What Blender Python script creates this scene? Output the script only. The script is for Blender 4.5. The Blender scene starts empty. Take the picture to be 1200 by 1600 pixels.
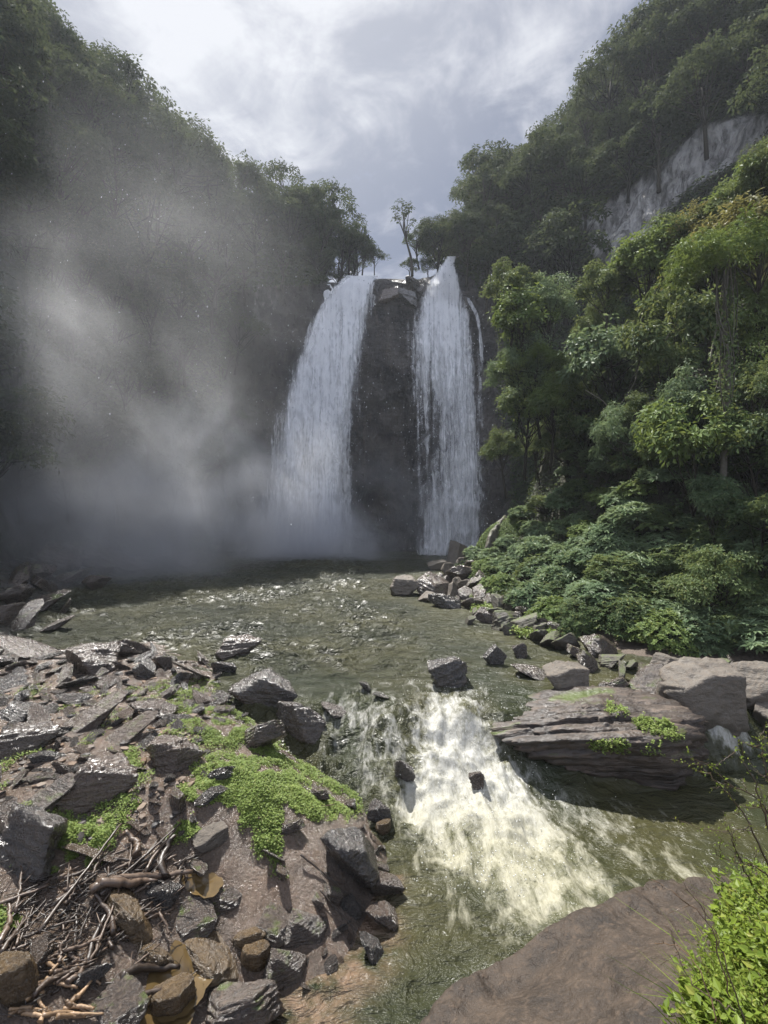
import bpy, bmesh, math, random
import numpy as np
from mathutils import Vector

R = math.radians
SC = bpy.context.scene
COL = SC.collection
random.seed(7)
RNG = np.random.default_rng(11)

# ------------------------------------------------------------------ camera, world, sun, exposure
FPX, CU, CV, CAMZ = 760.0, 600.0, 800.0, 5.0
cam_d = bpy.data.cameras.new("camera")
cam = bpy.data.objects.new("camera", cam_d)
COL.objects.link(cam)
cam.location = (0, 0, CAMZ)
cam.rotation_euler = (R(90), 0, 0)
cam_d.sensor_fit = 'VERTICAL'
cam_d.sensor_height = 36.0
cam_d.lens = FPX / 1600 * 36.0
cam_d.clip_start = 0.05
cam_d.clip_end = 2000
SC.camera = cam

SUN_EL, SUN_AZ = 62.0, -33.0          # azimuth from +Y, negative = to the left
sv = Vector((math.cos(R(SUN_EL)) * math.sin(R(SUN_AZ)), math.cos(R(SUN_EL)) * math.cos(R(SUN_AZ)), math.sin(R(SUN_EL))))
sun_d = bpy.data.lights.new("sun", 'SUN')
sun_d.energy = 5.0
sun_d.angle = R(0.5)
sun_d.color = (1.0, 0.97, 0.92)
sun = bpy.data.objects.new("sun", sun_d)
COL.objects.link(sun)
sun.rotation_euler = sv.to_track_quat('Z', 'Y').to_euler()
sun.location = (0, 0, 120)

world = bpy.data.worlds.new("World")
SC.world = world
world.use_nodes = True
SC.view_settings.view_transform = 'Standard'
SC.view_settings.look = 'None'
SC.view_settings.exposure = 1.2
SC.view_settings.gamma = 1.0
SC.cycles.max_bounces = 8
SC.cycles.diffuse_bounces = 3
SC.cycles.glossy_bounces = 3
SC.cycles.transmission_bounces = 4
SC.cycles.transparent_max_bounces = 24
SC.cycles.volume_bounces = 3
SC.cycles.sample_clamp_indirect = 4
SC.cycles.sample_clamp_direct = 0
SC.cycles.use_denoising = True


class NT:
    """tiny node-tree helper"""
    def __init__(s, tree):
        s.t = tree
        s.n = tree.nodes
        s.n.clear()

    def add(s, kind, inputs=None, **props):
        nd = s.n.new(kind)
        for k, v in props.items():
            setattr(nd, k, v)
        for k, v in (inputs or {}).items():
            s.set(nd, k, v)
        return nd

    def set(s, nd, k, v):
        sock = nd.inputs[k]
        if isinstance(v, bpy.types.NodeSocket):
            s.t.links.new(v, sock)
        elif isinstance(v, bpy.types.Node):
            s.t.links.new(v.outputs[0], sock)
        else:
            if sock.type == 'RGBA' and len(v) == 3:
                v = (*v, 1)
            sock.default_value = v

    def math(s, op, a, b=0.0, c=0.0, clamp=False):
        nd = s.add('ShaderNodeMath', {0: a, 1: b, 2: c}, operation=op)
        nd.use_clamp = clamp
        return nd.outputs[0]

    def vmath(s, op, a, b=(0, 0, 0)):
        nd = s.add('ShaderNodeVectorMath', {0: a, 1: b}, operation=op)
        return nd.outputs['Value'] if op in ('LENGTH', 'DOT_PRODUCT', 'DISTANCE') else nd.outputs[0]

    def mix(s, f, a, b):
        nd = s.add('ShaderNodeMix', data_type='RGBA')
        s.set(nd, 0, f)
        for i, v in ((6, a), (7, b)):
            s.set(nd, i, v)
        return nd.outputs[2]

    def noise(s, vec, scale, detail=4.0, rough=0.55, dist=0.0, out='Fac'):
        nd = s.add('ShaderNodeTexNoise', {'Vector': vec, 'Scale': scale, 'Detail': detail, 'Roughness': rough, 'Distortion': dist})
        return nd.outputs[out]

    def mapr(s, v, a, b, c=0.0, d=1.0, smooth=False):
        nd = s.add('ShaderNodeMapRange', {0: v, 1: a, 2: b, 3: c, 4: d})
        nd.interpolation_type = 'SMOOTHSTEP' if smooth else 'LINEAR'
        return nd.outputs[0]

    def mapping(s, vec, scale=(1, 1, 1), loc=(0, 0, 0), rot=(0, 0, 0)):
        return s.add('ShaderNodeMapping', {'Vector': vec, 'Location': loc, 'Rotation': rot, 'Scale': scale}).outputs[0]


# sky: Nishita with a procedural cloud deck seen in perspective
w = NT(world.node_tree)
sky = w.add('ShaderNodeTexSky', sky_type='NISHITA')
sky.sun_disc = False
sky.sun_elevation = R(SUN_EL)
sky.sun_rotation = R(-SUN_AZ)
sky.air_density = 1.0
sky.dust_density = 2.0
tc = w.add('ShaderNodeTexCoord')
gen = tc.outputs['Generated']
sep = w.add('ShaderNodeSeparateXYZ', {0: gen})
zz = w.math('MAXIMUM', sep.outputs['Z'], 0.06)
zz = w.math('ADD', zz, 0.25)
cx = w.math('DIVIDE', sep.outputs['X'], zz)
cy = w.math('DIVIDE', sep.outputs['Y'], zz)
cvec = w.add('ShaderNodeCombineXYZ', {0: cx, 1: cy, 2: 0.35}).outputs[0]
n1 = w.noise(cvec, 2.6, 6, 0.55, 0.4)
n2 = w.noise(w.mapping(cvec, loc=(3.7, 1.2, 0.4)), 6.5, 7, 0.6, 0.5)
nn = w.math('ADD', w.math('MULTIPLY', n1, 0.66), w.math('MULTIPLY', n2, 0.34))
sdot = w.vmath('DOT_PRODUCT', gen, tuple(sv))
glow = w.mapr(sdot, 0.72, 1.0, 0.0, 1.0, True)
shape = w.mapr(nn, 0.45, 0.64, 0, 1, True)
thick = w.math('ADD', shape, w.math('MULTIPLY', glow, 0.18), clamp=True)
cloud_col = w.mix(thick, (1.02, 1.22, 1.78), (4.1, 4.2, 4.5))
cloud_col = w.mix(w.math('MULTIPLY', glow, 0.35), cloud_col, (5.6, 5.6, 5.7))
sk = w.mix(w.mapr(nn, 0.34, 0.42, 0.7, 0.97, True), sky.outputs[0], cloud_col)
back = w.mapr(sep.outputs['Y'], 0.15, -0.55, 1.0, 3.3, True)     # unseen sky behind the camera boosted, added fill for the shaded falls
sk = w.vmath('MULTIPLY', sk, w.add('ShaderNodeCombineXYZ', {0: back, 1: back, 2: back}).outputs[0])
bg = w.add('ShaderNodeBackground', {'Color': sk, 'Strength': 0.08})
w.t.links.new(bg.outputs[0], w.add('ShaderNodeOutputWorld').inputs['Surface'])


# ------------------------------------------------------------------ numeric helpers
def px(u, v, Y):
    """world point seen at photo pixel (u, v) at distance Y in front of the camera"""
    return np.array(((u - CU) / FPX * Y, Y, CAMZ - (v - CV) / FPX * Y))


def project(P):
    P = np.asarray(P, float)
    Y = np.maximum(P[..., 1], 0.01)
    return CU + FPX * P[..., 0] / Y, CV - FPX * (P[..., 2] - CAMZ) / Y


def _hash(ix, iy, iz, seed):
    h = (ix.astype(np.int64) * 374761393 + iy.astype(np.int64) * 668265263 + iz.astype(np.int64) * 2147483647 + seed * 974634777) & 0xFFFFFFFF
    h = ((h ^ (h >> 13)) * 1274126177) & 0xFFFFFFFF
    h = h ^ (h >> 16)
    return (h & 0xFFFFFF) / float(0xFFFFFF)


def vnoise(P, seed=0):
    P = np.asarray(P, float)
    i = np.floor(P)
    f = P - i
    f = f * f * f * (f * (f * 6 - 15) + 10)
    x, y, z = i[..., 0], i[..., 1], i[..., 2]
    fx, fy, fz = f[..., 0], f[..., 1], f[..., 2]
    out = 0
    for dx in (0, 1):
        for dy in (0, 1):
            for dz in (0, 1):
                wgt = (fx if dx else 1 - fx) * (fy if dy else 1 - fy) * (fz if dz else 1 - fz)
                out = out + wgt * _hash(x + dx, y + dy, z + dz, seed)
    return out * 2 - 1


def fbm(P, scale=1.0, octaves=4, gain=0.5, seed=0, ridged=False):
    P = np.asarray(P, float) * scale
    a, tot, s = 1.0, 0.0, 0.0
    for o in range(octaves):
        n = vnoise(P + o * 17.13, seed + o)
        if ridged:
            n = 1 - 2 * np.abs(n)
        tot = tot + a * n
        s += a
        a *= gain
        P = P * 2.03
    return tot / s


def xyz(x, y, z=0.0):
    x, y, z = np.broadcast_arrays(np.asarray(x, float), np.asarray(y, float), np.asarray(z, float))
    return np.stack((x, y, z), -1)


def sstep(a, b, x):
    t = np.clip((x - a) / (b - a), 0, 1)
    return t * t * (3 - 2 * t)


def norm(v):
    v = np.asarray(v, float)
    return v / np.maximum(np.linalg.norm(v, axis=-1, keepdims=True), 1e-9)


def inside(poly, x, y):
    """points inside polygon, vectorised"""
    poly = np.asarray(poly, float)
    x = np.asarray(x, float); y = np.asarray(y, float)
    c = np.zeros(np.broadcast(x, y).shape, bool)
    j = len(poly) - 1
    for i in range(len(poly)):
        xi, yi = poly[i]; xj, yj = poly[j]
        if yi != yj:
            c ^= ((yi > y) != (yj > y)) & (x < (xj - xi) * (y - yi) / (yj - yi) + xi)
        j = i
    return c


def mesh(name, V, F, smooth=True, mats=(), attrs=None, uv=None, midx=None):
    """V (n,3); F (m,3|4) array or a list of such arrays"""
    Fs = [np.asarray(f, np.int64) for f in (F if isinstance(F, (list, tuple)) else [F]) if len(f)]
    me = bpy.data.meshes.new(name)
    V = np.asarray(V, np.float32)
    me.vertices.add(len(V))
    me.vertices.foreach_set('co', V.ravel())
    loops = np.concatenate([f.ravel() for f in Fs]).astype(np.int32)
    tot = np.concatenate([np.full(len(f), f.shape[1], np.int32) for f in Fs])
    start = np.concatenate(([0], np.cumsum(tot)[:-1])).astype(np.int32)
    me.loops.add(len(loops))
    me.loops.foreach_set('vertex_index', loops)
    me.polygons.add(len(tot))
    me.polygons.foreach_set('loop_start', start)
    me.polygons.foreach_set('use_smooth', np.full(len(tot), smooth, bool))
    if midx is not None:
        me.polygons.foreach_set('material_index', np.asarray(midx, np.int32))
    for k, a in (attrs or {}).items():
        at = me.attributes.new(k, 'FLOAT', 'POINT')
        at.data.foreach_set('value', np.asarray(a, np.float32).ravel())
    if uv is not None:
        l = me.uv_layers.new(name='UVMap')
        l.data.foreach_set('uv', np.asarray(uv, np.float32)[loops].ravel())
    for m in mats:
        me.materials.append(m)
    me.update(calc_edges=True)
    me.validate()
    return me


def grid_faces(nr, nc):
    i = np.arange(nr - 1)[:, None] * nc + np.arange(nc - 1)[None]
    return np.stack((i, i + 1, i + nc + 1, i + nc), -1).reshape(-1, 4)


def add(name, me, parent=None, loc=None, rotz=0.0, scale=None, rot=None):
    o = bpy.data.objects.new(name, me)
    COL.objects.link(o)
    if parent is not None:
        o.parent = parent
    if loc is not None:
        o.location = [float(c) for c in loc]
    o.rotation_euler = rot if rot is not None else (0, 0, rotz)
    if scale is not None:
        o.scale = (scale,) * 3 if np.isscalar(scale) else scale
    return o


def tag(o, label, cat, group=None):
    o['label'] = label
    o['category'] = cat
    if group:
        o['group'] = group
    return o


def kind(o, k, label=None):
    o['kind'] = k
    if label:
        o['label'] = label
    return o


class Geo:
    """collects vertices and faces of several shapes into one mesh"""
    def __init__(s):
        s.V, s.F, s.n = [], {3: [], 4: []}, 0

    def put(s, V, F):
        V = np.asarray(V, float)
        F = np.asarray(F, np.int64)
        s.V.append(V)
        s.F[F.shape[1]].append(F + s.n)
        s.n += len(V)

    def tube(s, pts, rad, seg=6):
        pts = np.asarray(pts, float)
        n = len(pts)
        rad = np.broadcast_to(np.asarray(rad, float), (n,))
        T = norm(np.gradient(pts, axis=0))
        ref = np.array((0.31, 0.17, 0.93)) if abs(T[0][2]) < 0.8 else np.array((0.95, 0.2, 0.1))
        A = norm(np.cross(T, ref)); B = np.cross(T, A)
        th = np.linspace(0, 2 * np.pi, seg, endpoint=False)
        ring = (A[:, None] * np.cos(th)[None, :, None] + B[:, None] * np.sin(th)[None, :, None]) * rad[:, None, None] + pts[:, None]
        V = np.concatenate((ring.reshape(-1, 3), pts[:1], pts[-1:]))
        i = np.arange(n - 1)[:, None] * seg + np.arange(seg)[None]
        j = np.arange(n - 1)[:, None] * seg + (np.arange(seg)[None] + 1) % seg
        s.put(V, np.stack((i, j, j + seg, i + seg), -1).reshape(-1, 4))
        base = s.n - len(V)
        k = np.arange(seg); k2 = (k + 1) % seg
        s.F[3].append(np.stack((k2 + base, k + base, np.full(seg, base + n * seg)), -1))
        o = (n - 1) * seg
        s.F[3].append(np.stack((k + base + o, k2 + base + o, np.full(seg, base + n * seg + 1)), -1))

    def leaves(s, P, N, T, L, W, fold=0.12):
        P = np.asarray(P, float); N = norm(N)
        T = np.asarray(T, float)
        T = norm(T - N * np.sum(T * N, -1, keepdims=True))
        B = np.cross(N, T)
        L = np.broadcast_to(np.asarray(L, float), (len(P),))[:, None]
        W = np.broadcast_to(np.asarray(W, float), (len(P),))[:, None]
        mid = P + T * L * 0.45
        V = np.stack((P, mid + B * W * 0.5 + N * W * fold, P + T * L - N * L * 0.12, mid - B * W * 0.5 + N * W * fold), 1).reshape(-1, 3)
        i = np.arange(len(P))[:, None] * 4
        s.put(V, np.concatenate((i + np.array((0, 1, 2)), i + np.array((0, 2, 3))), 0))

    def build(s, name, mats=(), smooth=True, attrs=None):
        V = np.concatenate(s.V)
        Fs = [np.concatenate(s.F[k]) for k in (3, 4) if s.F[k]]
        return mesh(name, V, Fs, smooth, mats, attrs)


def rdir(n, rng):
    return norm(rng.normal(size=(n, 3)))


# ------------------------------------------------------------------ materials
def new_mat(name):
    m = bpy.data.materials.new(name)
    m.use_nodes = True
    return m, NT(m.node_tree)


def finish(t, surf=None, vol=None, disp=None):
    o = t.add('ShaderNodeOutputMaterial')
    if surf is not None:
        t.set(o, 'Surface', surf)
    if vol is not None:
        t.set(o, 'Volume', vol)


def leaf_mat(name, dark, light, yellow=(0.12, 0.11, 0.03), trans=0.42, rough=0.52, yel=0.12, spec=0.22):
    m, t = new_mat(name)
    g = t.add('ShaderNodeNewGeometry')
    oi = t.add('ShaderNodeObjectInfo')
    ri = g.outputs['Random Per Island']
    ro = oi.outputs['Random']
    pn = t.noise(g.outputs['Position'], 0.45, 3, 0.6)
    f = t.math('ADD', t.math('MULTIPLY', ri, 0.55), t.math('MULTIPLY', ro, 0.35))
    f = t.math('ADD', f, t.mapr(pn, 0.35, 0.65, -0.12, 0.22), clamp=True)
    c = t.mix(f, dark, light)
    yy = t.math('MULTIPLY', t.mapr(ri, 1 - yel, 1.0, 0, 1), 0.7)
    c = t.mix(yy, c, yellow)
    p = t.add('ShaderNodeBsdfPrincipled', {'Base Color': c, 'Roughness': rough, 'Specular IOR Level': spec})
    tr = t.add('ShaderNodeBsdfTranslucent', {'Color': t.mix(0.35, c, yellow)})
    finish(t, t.add('ShaderNodeMixShader', {0: trans, 1: p.outputs[0], 2: tr.outputs[0]}).outputs[0])
    return m


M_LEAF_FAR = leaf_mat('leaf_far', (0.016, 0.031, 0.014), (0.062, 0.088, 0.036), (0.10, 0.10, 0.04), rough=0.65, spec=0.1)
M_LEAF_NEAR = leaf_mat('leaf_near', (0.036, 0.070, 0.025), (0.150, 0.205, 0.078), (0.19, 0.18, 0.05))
M_LEAF_PALE = leaf_mat('leaf_pale', (0.070, 0.120, 0.055), (0.205, 0.275, 0.145), (0.16, 0.17, 0.06), rough=0.48)
M_LEAF_YEL = leaf_mat('leaf_yellow', (0.080, 0.088, 0.024), (0.200, 0.195, 0.066), (0.21, 0.17, 0.055), yel=0.3)
M_LEAF_BRIGHT = leaf_mat('leaf_bright', (0.060, 0.105, 0.026), (0.175, 0.235, 0.072), (0.17, 0.18, 0.03), trans=0.38)
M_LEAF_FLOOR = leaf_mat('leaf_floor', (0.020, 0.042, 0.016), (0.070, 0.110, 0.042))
M_MOSS = leaf_mat('moss_leaf', (0.076, 0.122, 0.024), (0.235, 0.305, 0.080), (0.29, 0.28, 0.10), trans=0.3, rough=0.5)
M_GRASS = leaf_mat('grass_leaf', (0.060, 0.105, 0.012), (0.19, 0.25, 0.035), (0.27, 0.26, 0.06), trans=0.38, rough=0.5)


def rock_mat(name, c1, c2, c3, rough=(0.25, 0.6), bump=0.5, strata=(0.15, 0.1, 1.0), sfreq=6.0, moss=0.0, scale=1.0, spec=0.5, coat=0.0, hue=0.0):
    m, t = new_mat(name)
    tcn = t.add('ShaderNodeTexCoord')
    g = t.add('ShaderNodeNewGeometry')
    oi = t.add('ShaderNodeObjectInfo')
    pos = t.vmath('ADD', tcn.outputs['Object'], t.vmath('MULTIPLY', oi.outputs['Random'], (13, 7, 5)))
    n1 = t.noise(pos, 1.6 * scale, 6, 0.62, 0.3)
    n2 = t.noise(pos, 7 * scale, 5, 0.65)
    n3 = t.noise(pos, 40 * scale, 3, 0.6)
    st = t.noise(t.mapping(pos, scale=(1.0, 1.0, sfreq), rot=(strata[0], strata[1], 0)), 1.8 * scale, 5, 0.6, 0.4)
    f = t.mapr(t.math('ADD', t.math('MULTIPLY', n1, 0.6), t.math('MULTIPLY', st, 0.4)), 0.36, 0.64)
    c = t.mix(f, c1, c2)
    c = t.mix(t.mapr(n2, 0.52, 0.72, 0, 0.75), c, c3)
    c = t.mix(t.mapr(oi.outputs['Random'], 0, 1, 0, 0.35), c, c1)
    if moss > 0:
        sepn = t.add('ShaderNodeSeparateXYZ', {0: g.outputs['Normal']})
        mk = t.math('MULTIPLY', t.mapr(sepn.outputs[2], 0.25, 0.75, 0, 1), t.mapr(n1, 0.56 - 0.1 * moss, 0.62, 0, 1), clamp=True)
        c = t.mix(mk, c, t.mix(n2, (0.05, 0.075, 0.015), (0.12, 0.15, 0.03)))
    c = t.mix(t.mapr(oi.outputs['Random'], 0.45, 1.0, 0, hue), c, t.mix(n2, (0.055, 0.035, 0.022), (0.20, 0.13, 0.085)))
    c = t.mix(0.34, c, (0, 0, 0))
    h = t.math('ADD', t.math('MULTIPLY', n2, 0.5), t.math('MULTIPLY', st, 0.8))
    h = t.math('ADD', h, t.math('MULTIPLY', n3, 0.16))
    b = t.add('ShaderNodeBump', {'Strength': bump, 'Distance': 0.12 / scale, 'Height': h})
    p = t.add('ShaderNodeBsdfPrincipled', {'Base Color': c, 'Roughness': t.mapr(n2, 0.3, 0.7, *rough), 'Specular IOR Level': spec, 'Normal': b.outputs[0], 'Coat Weight': coat, 'Coat Roughness': 0.22, 'Coat Normal': b.outputs[0]})
    finish(t, p.outputs[0])
    return m


M_ROCK_WET = rock_mat('rock_wet', (0.020, 0.019, 0.019), (0.084, 0.068, 0.056), (0.155, 0.112, 0.080), (0.10, 0.45), 0.85, sfreq=5.0, spec=0.7, coat=0.6, hue=0.75)
M_ROCK_MID = rock_mat('rock_mid', (0.042, 0.034, 0.028), (0.135, 0.10, 0.078), (0.22, 0.155, 0.108), (0.12, 0.5), 0.75, moss=0.2, coat=0.5, hue=0.4)
M_ROCK_DRY = rock_mat('rock_dry', (0.115, 0.098, 0.080), (0.215, 0.182, 0.145), (0.28, 0.215, 0.16), (0.45, 0.85), 0.8, sfreq=3.0)
M_ROCK_OCHRE = rock_mat('rock_ochre', (0.07, 0.048, 0.028), (0.17, 0.112, 0.052), (0.24, 0.165, 0.085), (0.12, 0.5), 0.7, sfreq=3.0)
M_ROCK_MOSSY = rock_mat('rock_mossy', (0.05, 0.045, 0.036), (0.13, 0.11, 0.085), (0.19, 0.15, 0.11), (0.45, 0.8), 0.5, moss=1.4)
M_SLAB = rock_mat('slab_rock', (0.022, 0.018, 0.016), (0.115, 0.086, 0.066), (0.20, 0.145, 0.108), (0.3, 0.7), 0.8, strata=(0.12, -0.16, 0), sfreq=9.0, moss=0.25)
M_BOULDER = rock_mat('mud_boulder', (0.028, 0.021, 0.016), (0.100, 0.072, 0.051), (0.165, 0.118, 0.083), (0.4, 0.8), 1.0, sfreq=1.6, scale=3.4, spec=0.35)


m, t = new_mat('gravel_mix')
g = t.add('ShaderNodeNewGeometry')
ri = g.outputs['Random Per Island']
ramp = t.add('ShaderNodeValToRGB', {0: ri})
el = ramp.color_ramp.elements
el[0].position, el[0].color = 0.0, (0.03, 0.028, 0.027, 1)
el[1].position, el[1].color = 1.0, (0.16, 0.13, 0.105, 1)
for ps, cc in ((0.35, (0.06, 0.05, 0.043, 1)), (0.6, (0.11, 0.078, 0.055, 1)), (0.85, (0.15, 0.095, 0.055, 1))):
    e_ = el.new(ps); e_.color = cc
finish(t, t.add('ShaderNodeBsdfPrincipled', {'Base Color': ramp.outputs[0], 'Roughness': t.mapr(ri, 0, 1, 0.5, 0.75), 'Specular IOR Level': 0.3}).outputs[0])
M_GRAVEL = m


def wood_mat(name, a, b, rough=(0.25, 0.6), spec=0.5):
    m, t = new_mat(name)
    tcn = t.add('ShaderNodeTexCoord'); oi = t.add('ShaderNodeObjectInfo')
    v = t.mapping(tcn.outputs['Object'], scale=(2, 2, 2))
    n = t.noise(v, 6, 5, 0.65, 0.5)
    c = t.mix(t.mapr(n, 0.3, 0.7), a, b)
    c = t.mix(t.mapr(oi.outputs['Random'], 0.2, 0.8, 0, 0.85), c, tuple(x * 0.4 for x in a))
    c = t.mix(0.25, c, (0, 0, 0))
    bp = t.add('ShaderNodeBump', {'Strength': 0.4, 'Distance': 0.02, 'Height': n})
    finish(t, t.add('ShaderNodeBsdfPrincipled', {'Base Color': c, 'Roughness': t.mapr(n, 0.3, 0.7, *rough), 'Specular IOR Level': spec, 'Normal': bp.outputs[0]}).outputs[0])
    return m


M_BARK = wood_mat('bark', (0.03, 0.026, 0.02), (0.08, 0.07, 0.055), (0.75, 0.95), 0.08)
M_BARK_PALE = wood_mat('bark_pale', (0.13, 0.12, 0.095), (0.25, 0.23, 0.19), (0.7, 0.9), 0.12)
M_DRIFT = wood_mat('driftwood', (0.05, 0.034, 0.024), (0.17, 0.115, 0.08))
M_DRIFT_PALE = wood_mat('driftwood_pale', (0.26, 0.16, 0.085), (0.42, 0.28, 0.16))
M_TWIG = wood_mat('twig', (0.10, 0.06, 0.03), (0.20, 0.12, 0.06))

# ------------------------------------------------------------------ setting: gorge walls
SECT = [
    [(-15, -6, -2), (-21, -6, 8), (-28, -6, 26), (-34, -6, 36), (-50, -6, 44)],
    [(-19, 18, -2), (-23, 20, 9), (-29, 27, 28), (-35, 34, 43), (-50, 36, 58)],
    [(-25, 36, -2), (-28, 38, 11), (-30.5, 43, 29), (-32, 48, 44), (-48, 56, 60)],
    [(-27, 48, -2), (-28, 50, 11), (-27.5, 53, 31), (-27, 56, 44), (-36, 72, 56)],
    [(-22, 57, -2), (-22, 58, 11), (-20.5, 60, 30), (-20, 61, 42), (-22, 82, 50)],
    [(-14, 61, -2), (-14, 61.5, 11), (-12.5, 62, 27), (-11.5, 63, 38.2), (-10, 86, 43)],
    [(-8, 61, -2), (-8, 62, 11), (-7.5, 62.3, 26), (-7, 63, 34.9), (-7, 92, 36.0)],
    [(-1, 60.6, -2), (-1, 61.6, 11), (-1, 61.6, 29), (-1, 64.2, 35.6), (-1, 92, 36.4)],
    [(4, 60.4, -2), (4, 61.2, 11), (4, 61.3, 29), (4, 65.2, 36.2), (4, 92, 37)],
    [(8, 60.4, -2), (8, 61.2, 11), (8, 62, 26), (8.4, 63, 37.4), (9, 92, 39)],
    [(14, 57.5, -2), (14, 58.5, 11), (14.2, 60, 26), (15, 62, 40), (18, 86, 56)],
    [(20, 49, 2), (20, 50, 14), (21.5, 53, 31), (25, 59, 49), (34, 82, 64)],
    [(26, 42, 8), (26.5, 43, 20), (29, 46, 36), (34, 55, 56), (47, 74, 74)],
    [(33, 30, 10), (34, 31, 24), (37, 34, 38), (43, 48, 62), (59, 62, 82)],
    [(39, 8, 10), (41, 8, 26), (46, 12, 42), (54, 32, 64), (72, 42, 84)],
]


def catmull(P, per):
    P = np.asarray(P, float)
    n = len(P)
    out = []
    for i in range(n - 1):
        p0, p1, p2, p3 = P[max(i - 1, 0)], P[i], P[i + 1], P[min(i + 2, n - 1)]
        for k in range(per):
            t = k / per
            out.append(0.5 * (2 * p1 + (p2 - p0) * t + (2 * p0 - 5 * p1 + 4 * p2 - p3) * t * t + (3 * p1 - p0 - 3 * p2 + p3) * t ** 3))
    out.append(P[-1])
    return np.array(out)


W_S, W_T = 22, 30
wall = catmull(SECT, W_S)                              # (ns, 5, 3)
wall = catmull(wall.transpose(1, 0, 2), W_T)           # (nt, ns, 3)
NTW, NSW = wall.shape[:2]


def grid_normals(G):
    return norm(np.cross(np.gradient(G, axis=1), np.gradient(G, axis=0)))


wn = grid_normals(wall)
tt = np.arange(NTW)[:, None] / (NTW - 1) + 0 * wall[..., 0]
amp = 1.0 * (1 - 0.4 * sstep(0.72, 0.8, tt))
d = fbm(wall, 0.13, 5, 0.55, 3) * 2.0 + fbm(wall * (1, 1, 0.35), 0.5, 4, 0.55, 8, True) * 0.55
led = np.floor(wall[..., 2] * 0.55 + fbm(wall, 0.15, 2, 0.5, 21) * 1.6)
d = d + (_hash(led, led * 0, led * 0, 5) - 0.5) * 0.5
lip = sstep(-10, -7.5, wall[..., 0]) * (1 - sstep(10, 13, wall[..., 0])) * (wall[..., 1] > 50)
d = d * (1 - 0.1 * lip) - lip * 0.5
d = np.where(lip > 0.3, np.minimum(d, 0.35 - 0.5 * sstep(30, 33, wall[..., 2])), d)
wall = wall + wn * (d * amp)[..., None] * np.array((1, 1, 0.55))
wn = grid_normals(wall)
wu, wv = project(wall)
pale_poly = [(905, 345), (985, 292), (1050, 245), (1095, 197), (1150, 182), (1215, 180), (1215, 232), (1125, 265), (1060, 310), (1005, 390), (960, 425), (925, 400)]
pale = (inside(pale_poly, wu, wv) & (wall[..., 0] > 15)).astype(float)
pale = np.maximum(pale, sstep(0.2, 0.6, fbm(wall, 0.25, 3, 0.5, 31)) * (inside([(395, 430), (500, 430), (500, 640), (395, 620)], wu, wv)) * 0.35)
wetc = sstep(-19, -13, wall[..., 0]) * (1 - sstep(13, 17, wall[..., 0])) * (wall[..., 1] > 50)

m, t = new_mat('cliff_rock')
g = t.add('ShaderNodeNewGeometry')
pos = g.outputs['Position']
n1 = t.noise(pos, 0.35, 6, 0.6, 0.3)
n2 = t.noise(t.mapping(pos, scale=(1, 1, 0.3)), 1.4, 6, 0.65, 0.5)
n3 = t.noise(t.mapping(pos, scale=(0.6, 0.6, 3.0), rot=(0.1, 0.15, 0)), 0.9, 5, 0.6, 0.3)
soil = t.mix(n1, (0.022, 0.026, 0.016), (0.05, 0.05, 0.032))
rock = t.mix(t.mapr(n1, 0.35, 0.65), (0.016, 0.015, 0.017), (0.10, 0.088, 0.080))
rock = t.mix(t.mapr(n2, 0.55, 0.75, 0, 0.6), rock, (0.17, 0.14, 0.115))
aw = t.add('ShaderNodeAttribute', attribute_name='wet').outputs['Fac']
ap = t.add('ShaderNodeAttribute', attribute_name='pale').outputs['Fac']
c = t.mix(aw, soil, rock)
palec = t.mix(t.mapr(n2, 0.40, 0.60), (0.13, 0.125, 0.12), (0.52, 0.50, 0.475))
palec = t.mix(t.mapr(n1, 0.54, 0.66, 0, 0.7), palec, (0.05, 0.052, 0.04))
c = t.mix(ap, c, palec)
vor = t.add('ShaderNodeTexVoronoi', {'Vector': t.mapping(t.vmath('ADD', pos, t.vmath('MULTIPLY', t.noise(pos, 0.8, 4, 0.6, 0.0, 'Color'), (1.6, 1.6, 1.6))), scale=(1, 1, 0.7)), 'Scale': 0.55}, feature='F1').outputs['Distance']
h = t.math('ADD', t.math('ADD', t.math('MULTIPLY', n2, 1.4), n1), t.math('ADD', t.math('MULTIPLY', n3, 0.35), t.math('MULTIPLY', vor, 1.2)))
b = t.add('ShaderNodeBump', {'Strength': 1.0, 'Distance': 1.1, 'Height': h})
p = t.add('ShaderNodeBsdfPrincipled', {'Base Color': c, 'Roughness': t.mapr(aw, 0, 1, 0.85, 0.35), 'Normal': b.outputs[0]})
finish(t, p.outputs[0])
M_CLIFF = m
o = add('cliff', mesh('cliff', wall.reshape(-1, 3), grid_faces(NTW, NSW), True, [M_CLIFF], {'pale': pale, 'wet': wetc}))
kind(o, 'structure')

# ------------------------------------------------------------------ setting: near right slope
SH_Y = [-20, 5, 10, 13, 14.6, 16.5, 19, 22, 30, 37, 40, 48, 56, 70]
SH_X = [18, 17, 16.5, 14, 11.6, 8.8, 7.4, 4.9, 4.6, 4.2, 6.5, 9.5, 12, 16]


def shore_x(y):
    return np.interp(y, SH_Y, SH_X)


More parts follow.
